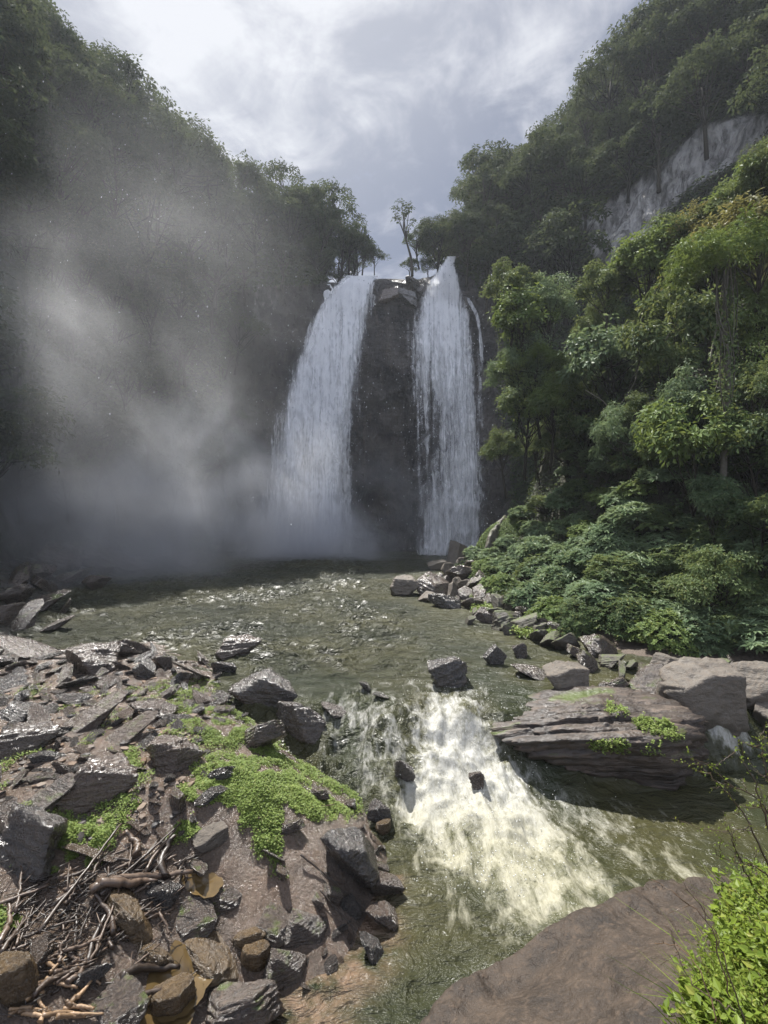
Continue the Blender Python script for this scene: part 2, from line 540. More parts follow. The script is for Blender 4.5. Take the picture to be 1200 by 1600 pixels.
def hill_z(x, y):
    x = np.asarray(x, float); y = np.asarray(y, float)
    dd = x - shore_x(y)
    z = np.interp(dd, [-4, -1, 0, 3, 6, 7.6, 9, 14, 25, 45], [-1.6, -0.8, 0, 1.3, 3.6, 8.2, 13.5, 16, 21.5, 26])
    fy = np.interp(y, [-20, 6, 12, 15, 20, 25, 32, 60], [0.5, 0.5, 0.35, 0.35, 0.6, 0.82, 1.0, 1.0])
    z = np.where(z > 0, z * fy, z)
    P = xyz(x, y, 0)
    return z + fbm(P, 0.35, 4, 0.5, 40) * 0.7 * sstep(0, 3, dd) + fbm(P, 1.4, 3, 0.5, 44) * 0.12 - 0.05


gx = np.linspace(2, 46, 150); gy = np.linspace(-20, 60, 230)
X, Y = np.meshgrid(gx, gy)
m, t = new_mat('forest_floor')
g = t.add('ShaderNodeNewGeometry')
n1 = t.noise(g.outputs['Position'], 0.8, 5, 0.6)
n2 = t.noise(g.outputs['Position'], 6, 5, 0.6)
sepz = t.add('ShaderNodeSeparateXYZ', {0: g.outputs['Position']}).outputs[2]
c = t.mix(n1, (0.020, 0.024, 0.012), (0.055, 0.050, 0.030))
c = t.mix(t.mapr(sepz, 0.1, 1.2, 1, 0), c, t.mix(n2, (0.05, 0.04, 0.03), (0.14, 0.105, 0.08)))
bmp = t.add('ShaderNodeBump', {'Strength': 0.8, 'Distance': 0.25, 'Height': t.math('ADD', n1, n2)})
finish(t, t.add('ShaderNodeBsdfPrincipled', {'Base Color': c, 'Roughness': 0.8, 'Normal': bmp.outputs[0]}).outputs[0])
M_FLOOR = m
o = add('hill', mesh('hill', np.stack((X, Y, hill_z(X, Y)), -1).reshape(-1, 3), grid_faces(*X.shape), True, [M_FLOOR]))
kind(o, 'structure')

# ------------------------------------------------------------------ setting: left bank and bed
SE_Y = [-5, 4.5, 5.4, 6.4, 7.2, 8.1, 9.0, 10.6, 11.7, 12.8, 13.7, 14.5]
SE_X = [-1.5, -1.35, -1.3, -1.0, -0.45, -0.1, 0.0, -0.42, -1.45, -2.1, -2.6, -2.9]
PO_X = [-30, -20, -17, -12.3, -10.5, -8.8, -7.2, -5.4, -4.0, -2.6, -1.5, 20]
PO_Y = [30, 24, 20.5, 17.6, 18.3, 18.8, 17.2, 15.9, 15.0, 13.9, 13.2, 13.2]


def bank_z(x, y):
    x = np.asarray(x, float); y = np.asarray(y, float)
    P = xyz(x, y, 0)
    ds = np.interp(y, SE_Y, SE_X) - x + fbm(P, 0.9, 3, 0.5, 61) * 0.22
    dp = (np.interp(x, PO_X, PO_Y) - y + fbm(P, 0.6, 3, 0.5, 62) * 0.35)
    zp = np.interp(dp, [-8, -3, -0.4, 0, 1, 3, 8, 14], [-2.4, -1.6, -0.25, 0.0, 0.16, 0.34, 0.42, 0.5])
    steep = np.interp(ds, [-4, -1.2, 0, 0.5, 1.2, 2.2, 3.5, 6], [-2.6, -2.1, -1.45, -1.0, -0.55, 0.0, 0.30, 0.46])
    sandy = np.interp(ds, [-4, -1.5, 0, 0.9, 1.8, 3.0, 4.5, 7], [-2.4, -1.95, -1.42, -1.12, -0.75, -0.15, 0.2, 0.5])
    k = sstep(8.3, 6.9, y)
    zs = steep * (1 - k) + sandy * k
    z = np.minimum(zp, zs)
    hi = sstep(0.3, 2.5, np.minimum(ds, dp))
    z = z + fbm(P, 0.55, 4, 0.5, 63) * 0.20 * hi + fbm(P, 2.3, 4, 0.55, 64) * 0.075 * (0.35 + hi) + fbm(P, 5.5, 3, 0.55, 66, True) * 0.022 * hi
    # the bank climbs to the gorge wall on the far left
    z = z + np.maximum(0, -x - 13.5) * 0.35 * sstep(9, 15, y + 4)
    # a low mossy hump and the mud hollow with the driftwood
    z = z + 0.10 * np.exp(-((x + 1.9) ** 2 / 1.6 + (y - 8.8) ** 2 / 1.4))
    z = z - 0.22 * np.exp(-((x + 2.1) ** 2 / 1.0 + (y - 6.2) ** 2 / 0.6))
    return z


def ray_hit(u, v, fn, y0=2.0, y1=60.0, n=1400):
    """where the photo's ray through pixel (u, v) first goes under the height field fn"""
    ys = np.geomspace(y0, y1, n)
    xs = (u - CU) / FPX * ys
    zs = CAMZ - (v - CV) / FPX * ys
    below = zs < fn(xs, ys)
    k = int(np.argmax(below)) if below.any() else n - 1
    return np.array((xs[k], ys[k], float(fn(xs[k], ys[k]))))


gx = np.concatenate((np.linspace(-32, -9, 90), np.arange(-8.92, 1.3, 0.065)))
gy = np.concatenate((np.arange(2.0, 13, 0.065), np.linspace(13.08, 24, 120), np.linspace(24.3, 46, 40)))
X, Y = np.meshgrid(gx, gy)
Z = bank_z(X, Y)
m, t = new_mat('wet_mud')
g = t.add('ShaderNodeNewGeometry'); pos = g.outputs['Position']
n1 = t.noise(pos, 0.7, 6, 0.6, 0.4)
n2 = t.noise(pos, 3.2, 6, 0.65, 0.3)
n3 = t.noise(pos, 22, 5, 0.7)
n4 = t.noise(pos, 110, 2, 0.6)
c = t.mix(t.mapr(n1, 0.35, 0.65), (0.060, 0.041, 0.028), (0.185, 0.130, 0.092))
c = t.mix(t.mapr(n2, 0.5, 0.7, 0, 0.7), c, (0.165, 0.106, 0.070))
c = t.mix(t.mapr(n3, 0.48, 0.74, 0, 0.7), c, (0.050, 0.036, 0.026))
sx_ = t.add('ShaderNodeSeparateXYZ', {0: pos}).outputs[0]
c = t.mix(t.mapr(sx_, -11, -15, 0, 1), c, t.mix(n2, (0.022, 0.024, 0.018), (0.07, 0.062, 0.05)))
c = t.mix(0.2, c, (0, 0, 0))
h = t.math('ADD', t.math('ADD', t.math('MULTIPLY', n2, 1.0), t.math('MULTIPLY', n3, 0.5)), t.math('MULTIPLY', n4, 0.12))
bmp = t.add('ShaderNodeBump', {'Strength': 0.9, 'Distance': 0.1, 'Height': h})
rough = t.mapr(t.noise(pos, 1.3, 5, 0.6), 0.38, 0.62, 0.10, 0.38)
finish(t, t.add('ShaderNodeBsdfPrincipled', {'Base Color': c, 'Roughness': rough, 'Normal': bmp.outputs[0], 'Coat Weight': 0.8, 'Coat Roughness': 0.18, 'Coat Normal': bmp.outputs[0]}).outputs[0])
M_MUD = m
o = add('ground', mesh('ground', np.stack((X, Y, Z), -1).reshape(-1, 3), grid_faces(*X.shape), True, [M_MUD]))
kind(o, 'structure')
S = 170
o = add('terrain', mesh('terrain', [(-S, -S, -3.2), (S, -S, -3.2), (S, S, -3.2), (-S, S, -3.2)], np.array([[0, 1, 2, 3]]), False, [M_FLOOR]))
kind(o, 'structure')

# ------------------------------------------------------------------ setting: the pool, rapids and stream
LIP_X = [-6, -2.6, -1.5, 0.0, 1.2, 2.2, 2.9, 5, 7.6, 8.3, 9.2, 11, 16]
LIP_Y = [13.9, 13.6, 13.4, 13.5, 13.9, 13.5, 13.0, 12.9, 12.7, 13.1, 13.6, 13.8, 14]
yy_ = np.arange(1.5, 15.2, 0.05)
gy = np.concatenate((yy_, 15.2 + (np.linspace(0, 1, 400) ** 1.35) * 47.5))
gx = np.concatenate((np.linspace(-36, -5, 300), np.arange(-4.95, 9.6, 0.06), np.linspace(9.7, 20, 70)))
X, Y = np.meshgrid(gx, gy)
lipy = np.interp(X, LIP_X, LIP_Y)
P = xyz(X, Y, 0)
wob = fbm(P, 0.9, 3, 0.5, 70) * 0.5
fall_len = np.interp(X, [-3, 0, 2.5, 7.5, 8.5, 10], [2.6, 3.4, 2.6, 1.2, 1.2, 1.2])
q = (lipy - Y + wob) / fall_len
Zw = -1.4 * sstep(-0.05, 1.05, q)
rap = sstep(0.02, 0.3, q) * (1 - sstep(1.0, 1.6, q)) * (1 - sstep(2.9, 3.6, X) + sstep(7.4, 8.0, X))
# foam plume below the drop, drifting downstream to the right
U_, V_ = project(xyz(X, Y, Zw))


def soft_poly(poly, blur=26):
    out = np.zeros_like(U_)
    offs = [(0, 0)] + [(math.cos(a) * r, math.sin(a) * r) for r in (0.45 * blur, blur) for a in np.linspace(0, 2 * math.pi, 9)[:-1]]
    for du, dv in offs:
        out += inside(poly, U_ + du, V_ + dv)
    return out / len(offs)


near = Y < 14.6
wu_ = fbm(P, 1.1, 4, 0.6, 171) * 46; wv_ = fbm(P, 1.1, 4, 0.6, 177) * 46
U_ = U_ + wu_; V_ = V_ + wv_
foam = np.maximum.reduce([
    0.92 * soft_poly([(690, 1095), (745, 1100), (770, 1150), (805, 1205), (840, 1240), (880, 1310), (800, 1360), (700, 1320), (625, 1285), (620, 1240), (660, 1180)], 40),
    0.70 * soft_poly([(640, 1250), (830, 1240), (925, 1340), (970, 1430), (900, 1490), (800, 1450), (690, 1370)], 80),
    0.34 * soft_poly([(500, 1085), (700, 1070), (680, 1180), (640, 1290), (560, 1260), (540, 1160)], 36),
    0.22 * soft_poly([(800, 1220), (960, 1230), (1140, 1330), (1120, 1400), (980, 1480), (880, 1480)], 60),
    0.85 * soft_poly([(1085, 1132), (1130, 1140), (1185, 1172), (1160, 1190), (1100, 1160)], 14),
    0.34 * soft_poly([(480, 1090), (560, 1085), (560, 1190), (500, 1140)], 24)]) * near
turb = np.clip(np.maximum(rap, foam * 0.9), 0, 1)
Pw = xyz(X, Y * 0.75, 0)
big = fbm(Pw, 1.7, 5, 0.55, 75, True)
for hx, hy, hr, hh in [(0.25, 12.0, 0.5, 0.22), (1.0, 12.5, 0.45, 0.25), (1.7, 11.6, 0.55, 0.30), (0.9, 11.2, 0.5, 0.24), (2.1, 12.5, 0.4, 0.2), (1.3, 10.4, 0.6, 0.26), (0.3, 10.9, 0.4, 0.18), (2.3, 10.8, 0.6, 0.2), (1.9, 9.7, 0.7, 0.15)]:
    Zw = Zw + hh * np.exp(-((X - hx) ** 2 + (Y - hy) ** 2) / hr ** 2)
Zw = Zw + turb * (fbm(Pw, 1.0, 3, 0.5, 275, True) * 0.16 * foam + big * 0.24 + fbm(P, 4.5, 4, 0.6, 79) * 0.085)
# standing ripples on the pool and the lower stream
lower = sstep(0.9, 1.5, q)
calm = (1 - turb)
Zw = Zw + calm * near * (fbm(xyz(X * 1.0, Y * 0.6, 0), 2.2, 4, 0.55, 83) * 0.022 + 0.010 * fbm(P, 7, 2, 0.5, 86))
choppy = (1 - 0.78 * sstep(-1.0, 2.6, X + 0.10 * (Y - 20))) * sstep(14.4, 15.4, Y)
wr = np.random.default_rng(33)
wsum = 0
for k in range(22):
    lam = wr.uniform(0.5, 1.7); th = wr.normal(-1.5, 0.30)
    ph = wr.uniform(0, 6.28) + fbm(P, 0.35, 2, 0.5, 500 + k) * 5.0
    sn = np.sin((X * math.cos(th) + Y * math.sin(th)) * 2 * math.pi / lam + ph)
    wsum = wsum + lam * 0.020 * (1 - 2 * (1 - np.abs(sn) ** 1.3))
patch = 0.55 + 0.65 * sstep(-0.35, 0.35, fbm(P, 0.25, 3, 0.5, 540))
Zw = Zw + choppy * patch * (wsum * 1.15 + fbm(xyz(X * 0.6, Y * 1.1, 0), 0.4, 2, 0.5, 94) * 0.05)
Zw = Zw - 0.02 * (Y > 60)
sand = sstep(0.42, 0.02, -1.42 - bank_z(X, Y)) * (Y < 8.6) * (X < 0.6)
m, t = new_mat('river_water')
g = t.add('ShaderNodeNewGeometry'); pos = g.outputs['Position']
af = t.add('ShaderNodeAttribute', attribute_name='foam').outputs['Fac']
asd = t.add('ShaderNodeAttribute', attribute_name='shallow').outputs['Fac']
flow = t.mapping(pos, scale=(1.5, 0.62, 0.8), rot=(0, 0, 0.42))
fa = t.noise(flow, 2.3, 8, 0.62, 0.7)
fb = t.noise(flow, 9.0, 6, 0.65, 0.9)
fc = t.noise(pos, 46, 4, 0.7, 0.6)
fn = t.math('ADD', t.math('ADD', t.math('MULTIPLY', fa, 0.70), t.math('MULTIPLY', fb, 0.22)), t.math('MULTIPLY', fc, 0.08))
fm = t.math('ADD', t.math('MULTIPLY', af, 0.66), t.math('MULTIPLY', t.math('SUBTRACT', fn, 0.5), 1.8))
fmask = t.mapr(fm, 0.10, 0.58, 0, 0.95, True)
fmask = t.math('MULTIPLY', fmask, t.mapr(af, 0.02, 0.14, 0, 1), clamp=True)
ys_ = t.add('ShaderNodeSeparateXYZ', {0: pos}).outputs[1]
n1 = t.noise(pos, 0.22, 3, 0.5)
wc = t.mix(t.mapr(n1, 0.4, 0.6), (0.024, 0.029, 0.015), (0.043, 0.041, 0.018))
wc = t.mix(t.mapr(ys_, 13.5, 17, 0, 1), wc, t.mix(t.mapr(n1, 0.4, 0.6), (0.028, 0.031, 0.017), (0.050, 0.049, 0.024)))
aer = t.mapr(af, 0.25, 0.75, 0, 0.85)
wc = t.mix(aer, wc, (0.105, 0.103, 0.052))
wc = t.mix(t.math('MULTIPLY', asd, t.mapr(t.noise(pos, 2.2, 4, 0.6), 0.35, 0.6)), wc, (0.17, 0.115, 0.078))
far = t.mapr(ys_, 14, 30, 0, 1)
wa = t.noise(t.mapping(pos, scale=(0.8, 1.35, 1)), 1.5, 5, 0.62, 0.6)
wb = t.noise(t.mapping(pos, scale=(0.7, 1.2, 1), rot=(0, 0, 0.5)), 5.5, 5, 0.6, 0.5)
wh = t.math('ADD', t.math('MULTIPLY', wa, 1.9), t.math('MULTIPLY', wb, 0.42))
xs_ = t.add('ShaderNodeSeparateXYZ', {0: pos}).outputs[0]
chop = t.math('MULTIPLY', t.mapr(ys_, 13, 17, 0.25, 0.32), t.mapr(xs_, -1, 5, 1.0, 0.45))
wbump = t.add('ShaderNodeBump', {'Strength': 1.0, 'Distance': chop, 'Height': wh})
water = t.add('ShaderNodeBsdfPrincipled', {'Base Color': wc, 'Roughness': t.mapr(ys_, 12.5, 16, 0.22, 0.31), 'IOR': 1.33, 'Specular IOR Level': 0.5, 'Normal': wbump.outputs[0]})
fbump = t.add('ShaderNodeBump', {'Strength': 0.5, 'Distance': 0.2, 'Height': fn})
fcol = t.mix(t.mapr(fb, 0.3, 0.62), (0.22, 0.215, 0.18), (0.37, 0.365, 0.34))
fcol = t.mix(t.mapr(ys_, 11.2, 9.0, 0.0, 0.6), fcol, (0.27, 0.25, 0.15))
fo = t.add('ShaderNodeBsdfPrincipled', {'Base Color': fcol, 'Roughness': 0.55, 'Specular IOR Level': 0.3, 'Normal': fbump.outputs[0],
                                        'Subsurface Weight': 0.0})
finish(t, t.add('ShaderNodeMixShader', {0: fmask, 1: water.outputs[0], 2: fo.outputs[0]}).outputs[0])
M_WATER = m
o = add('water', mesh('water', np.stack((X, Y, Zw), -1).reshape(-1, 3), grid_faces(*X.shape), True, [M_WATER], {'foam': foam, 'shallow': sand}))
kind(o, 'structure')
WATER_GX, WATER_GY, WATER_Z = gx, gy, Zw


def water_z(x, y):
    i = int(np.clip(np.searchsorted(WATER_GY, y), 0, len(WATER_GY) - 1))
    j = int(np.clip(np.searchsorted(WATER_GX, x), 0, len(WATER_GX) - 1))
    return float(WATER_Z[i, j])

# ------------------------------------------------------------------ the two waterfalls
def fall_mat(name, dens, cu, seed, bright=0.96):
    m, t = new_mat(name)
    uv = t.add('ShaderNodeUVMap').outputs[0]
    ae = t.add('ShaderNodeAttribute', attribute_name='cover').outputs['Fac']
    s1 = t.noise(t.mapping(uv, scale=(1.1 * cu, 0.055, 1), loc=(seed, seed * 2, seed)), 1.0, 7, 0.62, 0.35)
    s2 = t.noise(t.mapping(uv, scale=(4.2 * cu, 0.22, 1), loc=(seed * 3, 1, seed)), 1.0, 6, 0.65, 0.6)
    s3 = t.noise(t.mapping(uv, scale=(1.3, 0.5, 1), loc=(1, seed, 4)), 1.2, 6, 0.66, 1.0)
    f = t.math('ADD', t.math('ADD', t.math('MULTIPLY', s1, 0.42), t.math('MULTIPLY', s2, 0.3)), t.math('MULTIPLY', s3, 0.28))
    a = t.math('ADD', t.math('MULTIPLY', t.math('SUBTRACT', f, 0.5), 5.6), t.math('SUBTRACT', t.math('MULTIPLY', ae, 1.35), dens))
    a = t.mapr(a, 0.0, 1.15, 0, 0.97, True)
    bmp = t.add('ShaderNodeBump', {'Strength': 0.35, 'Distance': 0.5, 'Height': f})
    col = t.mix(t.mapr(f, 0.4, 0.62), (bright * 0.66, bright * 0.67, bright * 0.70), (bright, bright, bright))
    p = t.add('ShaderNodeBsdfPrincipled', {'Base Color': col, 'Roughness': 0.6, 'Specular IOR Level': 0.2, 'Normal': bmp.outputs[0]})
    tl = t.add('ShaderNodeBsdfTranslucent', {'Color': (bright, bright, bright, 1)})
    mx = t.add('ShaderNodeMixShader', {0: 0.45, 1: p.outputs[0], 2: tl.outputs[0]})
    tr = t.add('ShaderNodeBsdfTransparent')
    finish(t, t.add('ShaderNodeMixShader', {0: a, 1: tr.outputs[0], 2: mx.outputs[0]}).outputs[0])
    return m


def fall_sheet(rows, off, seed, edge, cover_fn, na=70, nt=170, bulge=0.5):
    """rows: (v, u_left, u_right, Y): the outline of the falling water, from lip to pool"""
    r = np.array(rows, float)
    v = np.linspace(r[0, 0], r[-1, 0], nt)
    ul, ur, yy = (np.interp(v, r[:, 0], r[:, k]) for k in (1, 2, 3))
    a = np.linspace(0, 1, na)
    UU = ul[:, None] + (ur - ul)[:, None] * a[None]
    YY = yy[:, None] - bulge * 4 * a[None] * (1 - a[None]) * np.linspace(0.3, 1, nt)[:, None] + off
    XX = (UU - CU) / FPX * YY
    ZZ = CAMZ - (v[:, None] - CV) / FPX * YY
    P = np.stack((XX, YY, ZZ), -1)
    t01 = np.linspace(0, 1, nt)[:, None]
    dn = fbm(P * (1, 1, 0.22), 0.7, 4, 0.55, seed) * 1.3 + fbm(P * (1, 1, 0.3), 2.4, 3, 0.55, seed + 4) * 0.28
    P[..., 1] -= dn * (0.15 + 0.85 * t01)
    P[..., 0] += fbm(P * (1, 1, 0.3), 0.9, 3, 0.5, seed + 9) * 0.35 * t01
    A = a[None] + 0 * ZZ
    ed = np.minimum(sstep(0, edge, A), sstep(0, edge, 1 - A))
    cov = cover_fn(A, t01 + 0 * ZZ) * ed
    uvs = np.stack((XX, ZZ), -1).reshape(-1, 2)
    return mesh('water_sheet', P.reshape(-1, 3), grid_faces(nt, na), True, (), {'cover': cov}, uvs)


def droplets(name, n, fn, rng, r0, r1, mat):
    """small beads of thrown water"""
    g = Geo()
    o6 = np.array([(1, 0, 0), (-1, 0, 0), (0, 1, 0), (0, -1, 0), (0, 0, 1), (0, 0, -1)], float)
    f8 = np.array([(0, 2, 4), (2, 1, 4), (1, 3, 4), (3, 0, 4), (2, 0, 5), (1, 2, 5), (3, 1, 5), (0, 3, 5)])
    C = fn(n, rng)
    rad = r0 + (r1 - r0) * rng.random(n) ** 3
    V = (C[:, None] + o6[None] * rad[:, None, None] * np.array((1, 1, 1.5))).reshape(-1, 3)
    F = (np.arange(n)[:, None, None] * 6 + f8[None]).reshape(-1, 3)
    return mesh(name, V, F, True, [mat])


m, t = new_mat('white_drops')
finish(t, t.add('ShaderNodeBsdfPrincipled', {'Base Color': (0.5, 0.51, 0.53, 1), 'Roughness': 0.6, 'Specular IOR Level': 0.1}).outputs[0])
M_DROPS = m

LEFT_ROWS = [(431, 543, 592, 63.4), (435, 539, 591, 62.4), (442, 531, 589, 61.8), (452, 517, 586, 61.5), (470, 504, 581, 61.2), (500, 492, 574, 61.0), (560, 468, 566, 60.2),
             (640, 443, 557, 59.2), (700, 431, 551, 58.5), (760, 421, 549, 57.9), (820, 413, 550, 57.4), (868, 408, 560, 57.0)]
LEFT_SIDE = [(444, 506, 516, 61.8), (456, 504, 526, 61.4), (476, 500, 530, 61.4), (510, 488, 530, 60.9), (580, 462, 520, 60.0), (640, 444, 500, 59.4)]
RIGHT_ROWS = [(401, 703, 710, 62.6), (412, 695, 708, 61.9), (425, 685, 714, 61.5), (440, 669, 723, 61.3), (470, 655, 733, 61.5), (510, 645, 739, 60.9),
              (580, 644, 744, 60.1), (660, 646, 749, 59.3), (740, 648, 755, 58.6), (810, 652, 758, 58.1), (872, 652, 757, 57.6)]
RIGHT_SIDE = [(452, 722, 728, 62.4), (470, 728, 738, 61.6), (490, 738, 748, 61.2), (520, 746, 756, 61.0), (560, 748, 759, 60.8), (620, 750, 758, 60.6)]


def cov_left(A, T):
    c = 1.18 - 0.30 * T + 0.25 * sstep(0.0, 0.12, 0.15 - T)
    c -= 0.5 * sstep(0.72, 1.0, A) * sstep(0.25, 0.5, T) * 0.8
    c -= 0.30 * np.exp(-((A - 0.78) ** 2) / 0.006) * sstep(0.3, 0.5, T)
    return c - 0.10 * sstep(0.86, 1, T)


def cov_right(A, T):
    c = 1.22 - 0.35 * sstep(0.0, 0.5, T)
    hole = np.exp(-((A - 0.34) ** 2) / 0.05) * np.exp(-((T - 0.62) ** 2) / 0.05)
    c -= 0.62 * hole
    c -= 0.35 * sstep(0.45, 0.0, A) * sstep(0.3, 0.55, T)
    return c + 0.12 * sstep(0.9, 1, T)


def flat_cov(c0):
    return lambda A, T: c0 - 0.55 * sstep(0.5, 1.0, T)


fl = bpy.data.objects.new('waterfall', None); COL.objects.link(fl); fl.location = px(484, 868, 57)
tag(fl, 'taller wide white waterfall plunging into mist, with a full unbroken curtain', 'waterfall')
fr = bpy.data.objects.new('waterfall', None); COL.objects.link(fr); fr.location = px(705, 872, 57.6)
tag(fr, 'narrower waterfall springing from a pointed notch and thinning to veils over dark rock', 'waterfall')


def put_sheet(parent, me, mat, name='water_sheet'):
    me.materials.append(mat)
    o = add(name, me)
    o.parent = parent
    o.location = -Vector(parent.location)
    return o


def widen(rows, k):
    """the outer layers flare wider toward the pool"""
    out = []
    for i, (v, a, b, y) in enumerate(rows):
        t01 = (v - rows[0][0]) / (rows[-1][0] - rows[0][0])
        e = 6 + (b - a) * (0.05 + 0.10 * k) * t01
        out.append((v, a - e, b + e * 0.8, y))
    return out


M_F1 = fall_mat('fall_water', -0.12, 1.0, 1.7)
M_F2 = fall_mat('fall_water_fine', 0.22, 1.4, 5.3)
M_F3 = fall_mat('fall_water_veil', 0.50, 0.9, 9.1)
for k, (off, mt) in enumerate(((0.1, M_F1), (-0.35, M_F2), (-0.9, M_F3))):
    put_sheet(fl, fall_sheet(widen(LEFT_ROWS, k), off, 100 + 20 * k, 0.30, cov_left), mt)
    put_sheet(fr, fall_sheet(widen(RIGHT_ROWS, k), off, 200 + 20 * k, 0.32, cov_right), (M_F2, M_F2, M_F3)[k])
put_sheet(fl, fall_sheet(LEFT_SIDE, -0.6, 300, 0.25, flat_cov(1.6), 24, 70, 0.2), M_F1, 'side_spout')
put_sheet(fr, fall_sheet(RIGHT_SIDE, -1.2, 320, 0.3, flat_cov(0.80), 20, 70, 0.1), M_F3, 'side_spout')


def spray_on(rows, spread):
    r = np.array(rows, float)

    def fn(n, rng):
        v = r[0, 0] + (r[-1, 0] - r[0, 0]) * rng.random(n) ** 0.8
        ul, ur, yy = (np.interp(v, r[:, 0], r[:, k]) for k in (1, 2, 3))
        a = rng.normal(0.5, 0.36, n)
        u = ul + (ur - ul) * a
        Yd = yy - 0.5 + rng.normal(0, spread, n)
        return np.stack(((u - CU) / FPX * Yd, Yd, CAMZ - (v - CV) / FPX * Yd), -1)
    return fn


for par, rows in ((fl, LEFT_ROWS), (fr, RIGHT_ROWS)):
    o = put_sheet(par, droplets('spray', 2600, spray_on(rows, 0.9), RNG, 0.015, 0.075, M_DROPS), M_DROPS, 'spray')
    o['kind'] = 'stuff'


# ------------------------------------------------------------------ rocks
def unit_rock(seed, sub=5, planes=18, strata=0.0, sfreq=5.0, tilt=(0.15, 0.1), rough=0.10, sharp=1.0, flat=0.3, shear=0.24):
    rng = np.random.default_rng(seed)
    bm = bmesh.new()
    bmesh.ops.create_icosphere(bm, subdivisions=sub, radius=1.0)
    V = np.array([v.co[:] for v in bm.verts]); F = np.array([[v.index for v in f.verts] for f in bm.faces])
    bm.free()
    D = norm(V)
    N = rdir(planes, rng)
    dist = rng.uniform(0.50, 1.0, planes)
    N = np.concatenate((N, [(0.1, -0.1, 1), (0, 0, -1)])); N = norm(N); dist = np.concatenate((dist, [0.55 + 0.3 * flat, 0.8]))
    dn = D @ N.T
    rr = np.where(dn > 0.05, dist[None] / np.maximum(dn, 0.05), 9)
    r = np.minimum(rr.min(1), 1.5)
    r = r * sharp + (1 - sharp) * 1.0
    P = D * r[:, None]
    P = P + D * (fbm(P + seed, 1.3, 3, 0.5, seed)[:, None] * rough * 1.2 + fbm(P + seed, 4.5, 4, 0.55, seed + 5, True)[:, None] * rough * 0.5 + fbm(P + seed, 16, 3, 0.6, seed + 7)[:, None] * rough * 0.16)
    if strata > 0:
        ax = norm(np.array((tilt[0], tilt[1], 1.0)))
        qv = P @ ax * sfreq + fbm(P, 1.2, 3, 0.5, seed + 9) * 0.5
        k0 = np.floor(qv); fq = qv - k0
        lay = _hash(k0, k0 * 0, k0 * 0, seed) - 0.5
        edge = np.minimum(fq, 1 - fq)
        side = np.sqrt(np.maximum(0, 1 - (D @ ax) ** 2))
        P = P + D * ((lay * strata + (sstep(0, 0.22, edge) - 1) * strata * 0.55) * side)[:, None]
    P = P @ (np.eye(3) + rng.normal(0, shear, (3, 3)))
    lo, hi = P.min(0), P.max(0)
    P = (P - (lo + hi) / 2) / ((hi - lo) / 2)
    return P, F


def rock_me(seed, mat, **kw):
    P, F = unit_rock(seed, **kw)
    return mesh('rock', P, F, True, [mat])


ANG = [rock_me(500 + i, M_ROCK_WET, strata=0.10 if i % 3 == 1 else 0.03, sfreq=3 + i % 3 * 2, rough=0.08, planes=13 + i, tilt=((i % 4) * 0.5 - 0.7, (i % 3) * 0.6 - 0.5)) for i in range(8)]
SLA = [rock_me(540 + i, M_ROCK_WET, strata=0.13, sfreq=3.0 + i, rough=0.10, planes=14, tilt=(0.5 - 0.3 * i, 0.35 * i - 0.4)) for i in range(5)]
MID = [rock_me(560 + i, M_ROCK_MID, strata=0.10, rough=0.09, planes=12 + i) for i in range(5)]
DRY = [rock_me(580 + i, M_ROCK_DRY, strata=0.04, rough=0.08, planes=14 + i, shear=0.07) for i in range(5)]
OCH = [rock_me(600 + i, M_ROCK_OCHRE, strata=0.03, rough=0.09, planes=20, sharp=0.7) for i in range(3)]
MOS = [rock_me(620 + i, M_ROCK_MOSSY, strata=0.08, rough=0.09, planes=12) for i in range(4)]
KINDS = {'ang': ANG, 'slab': SLA, 'mid': MID, 'dry': DRY, 'och': OCH, 'mos': MOS}


def wz_arr(x, y):
    i = np.clip(np.searchsorted(WATER_GY, y), 0, len(WATER_GY) - 1)
    j = np.clip(np.searchsorted(WATER_GX, x), 0, len(WATER_GX) - 1)
    return WATER_Z[i, j]


def surf_z(x, y):
    x = np.asarray(x, float); y = np.asarray(y, float)
    z = np.maximum(wz_arr(x, y), bank_z(np.clip(x, -32, 1.2), np.clip(y, 2, 46)) - 4 * (x > 1.2))
    return np.maximum(z, np.where(x > 2.1, hill_z(x, y), -9))


PLACED = []


def put_rock(u, v, wpx, hpx, kd, label, group=None, cat='rock', me=None, rz=None, tilt=0.0, depth=0.85, name='rock', sink=0.0):
    if group:
        rz = random.uniform(0, 6.28); tilt = random.uniform(-.45, .45); depth = random.uniform(0.6, 1.0)
        wpx, hpx = wpx * random.uniform(0.7, 1.35), hpx * random.uniform(0.7, 1.3)
    c = ray_hit(u, v + 0.36 * hpx, surf_z)
    Yc = c[1]
    a = wpx / 2 / FPX * Yc
    h = hpx / 2 / FPX * Yc * 1.12
    Yc = Yc + a * depth * 0.45
    s = Yc / c[1]
    me = me or random.choice(KINDS[kd])
    ctr = px(u, v, Yc)
    ctr[2] -= sink
    o = add(name, me, None, ctr, 0, (a * s, a * depth * s, h * s), rot=(random.uniform(-.1, .1) + tilt, random.uniform(-.12, .12), rz if rz is not None else random.uniform(-.5, .5)))
    PLACED.append((ctr[0], Yc, a))
    return tag(o, label, cat, group)


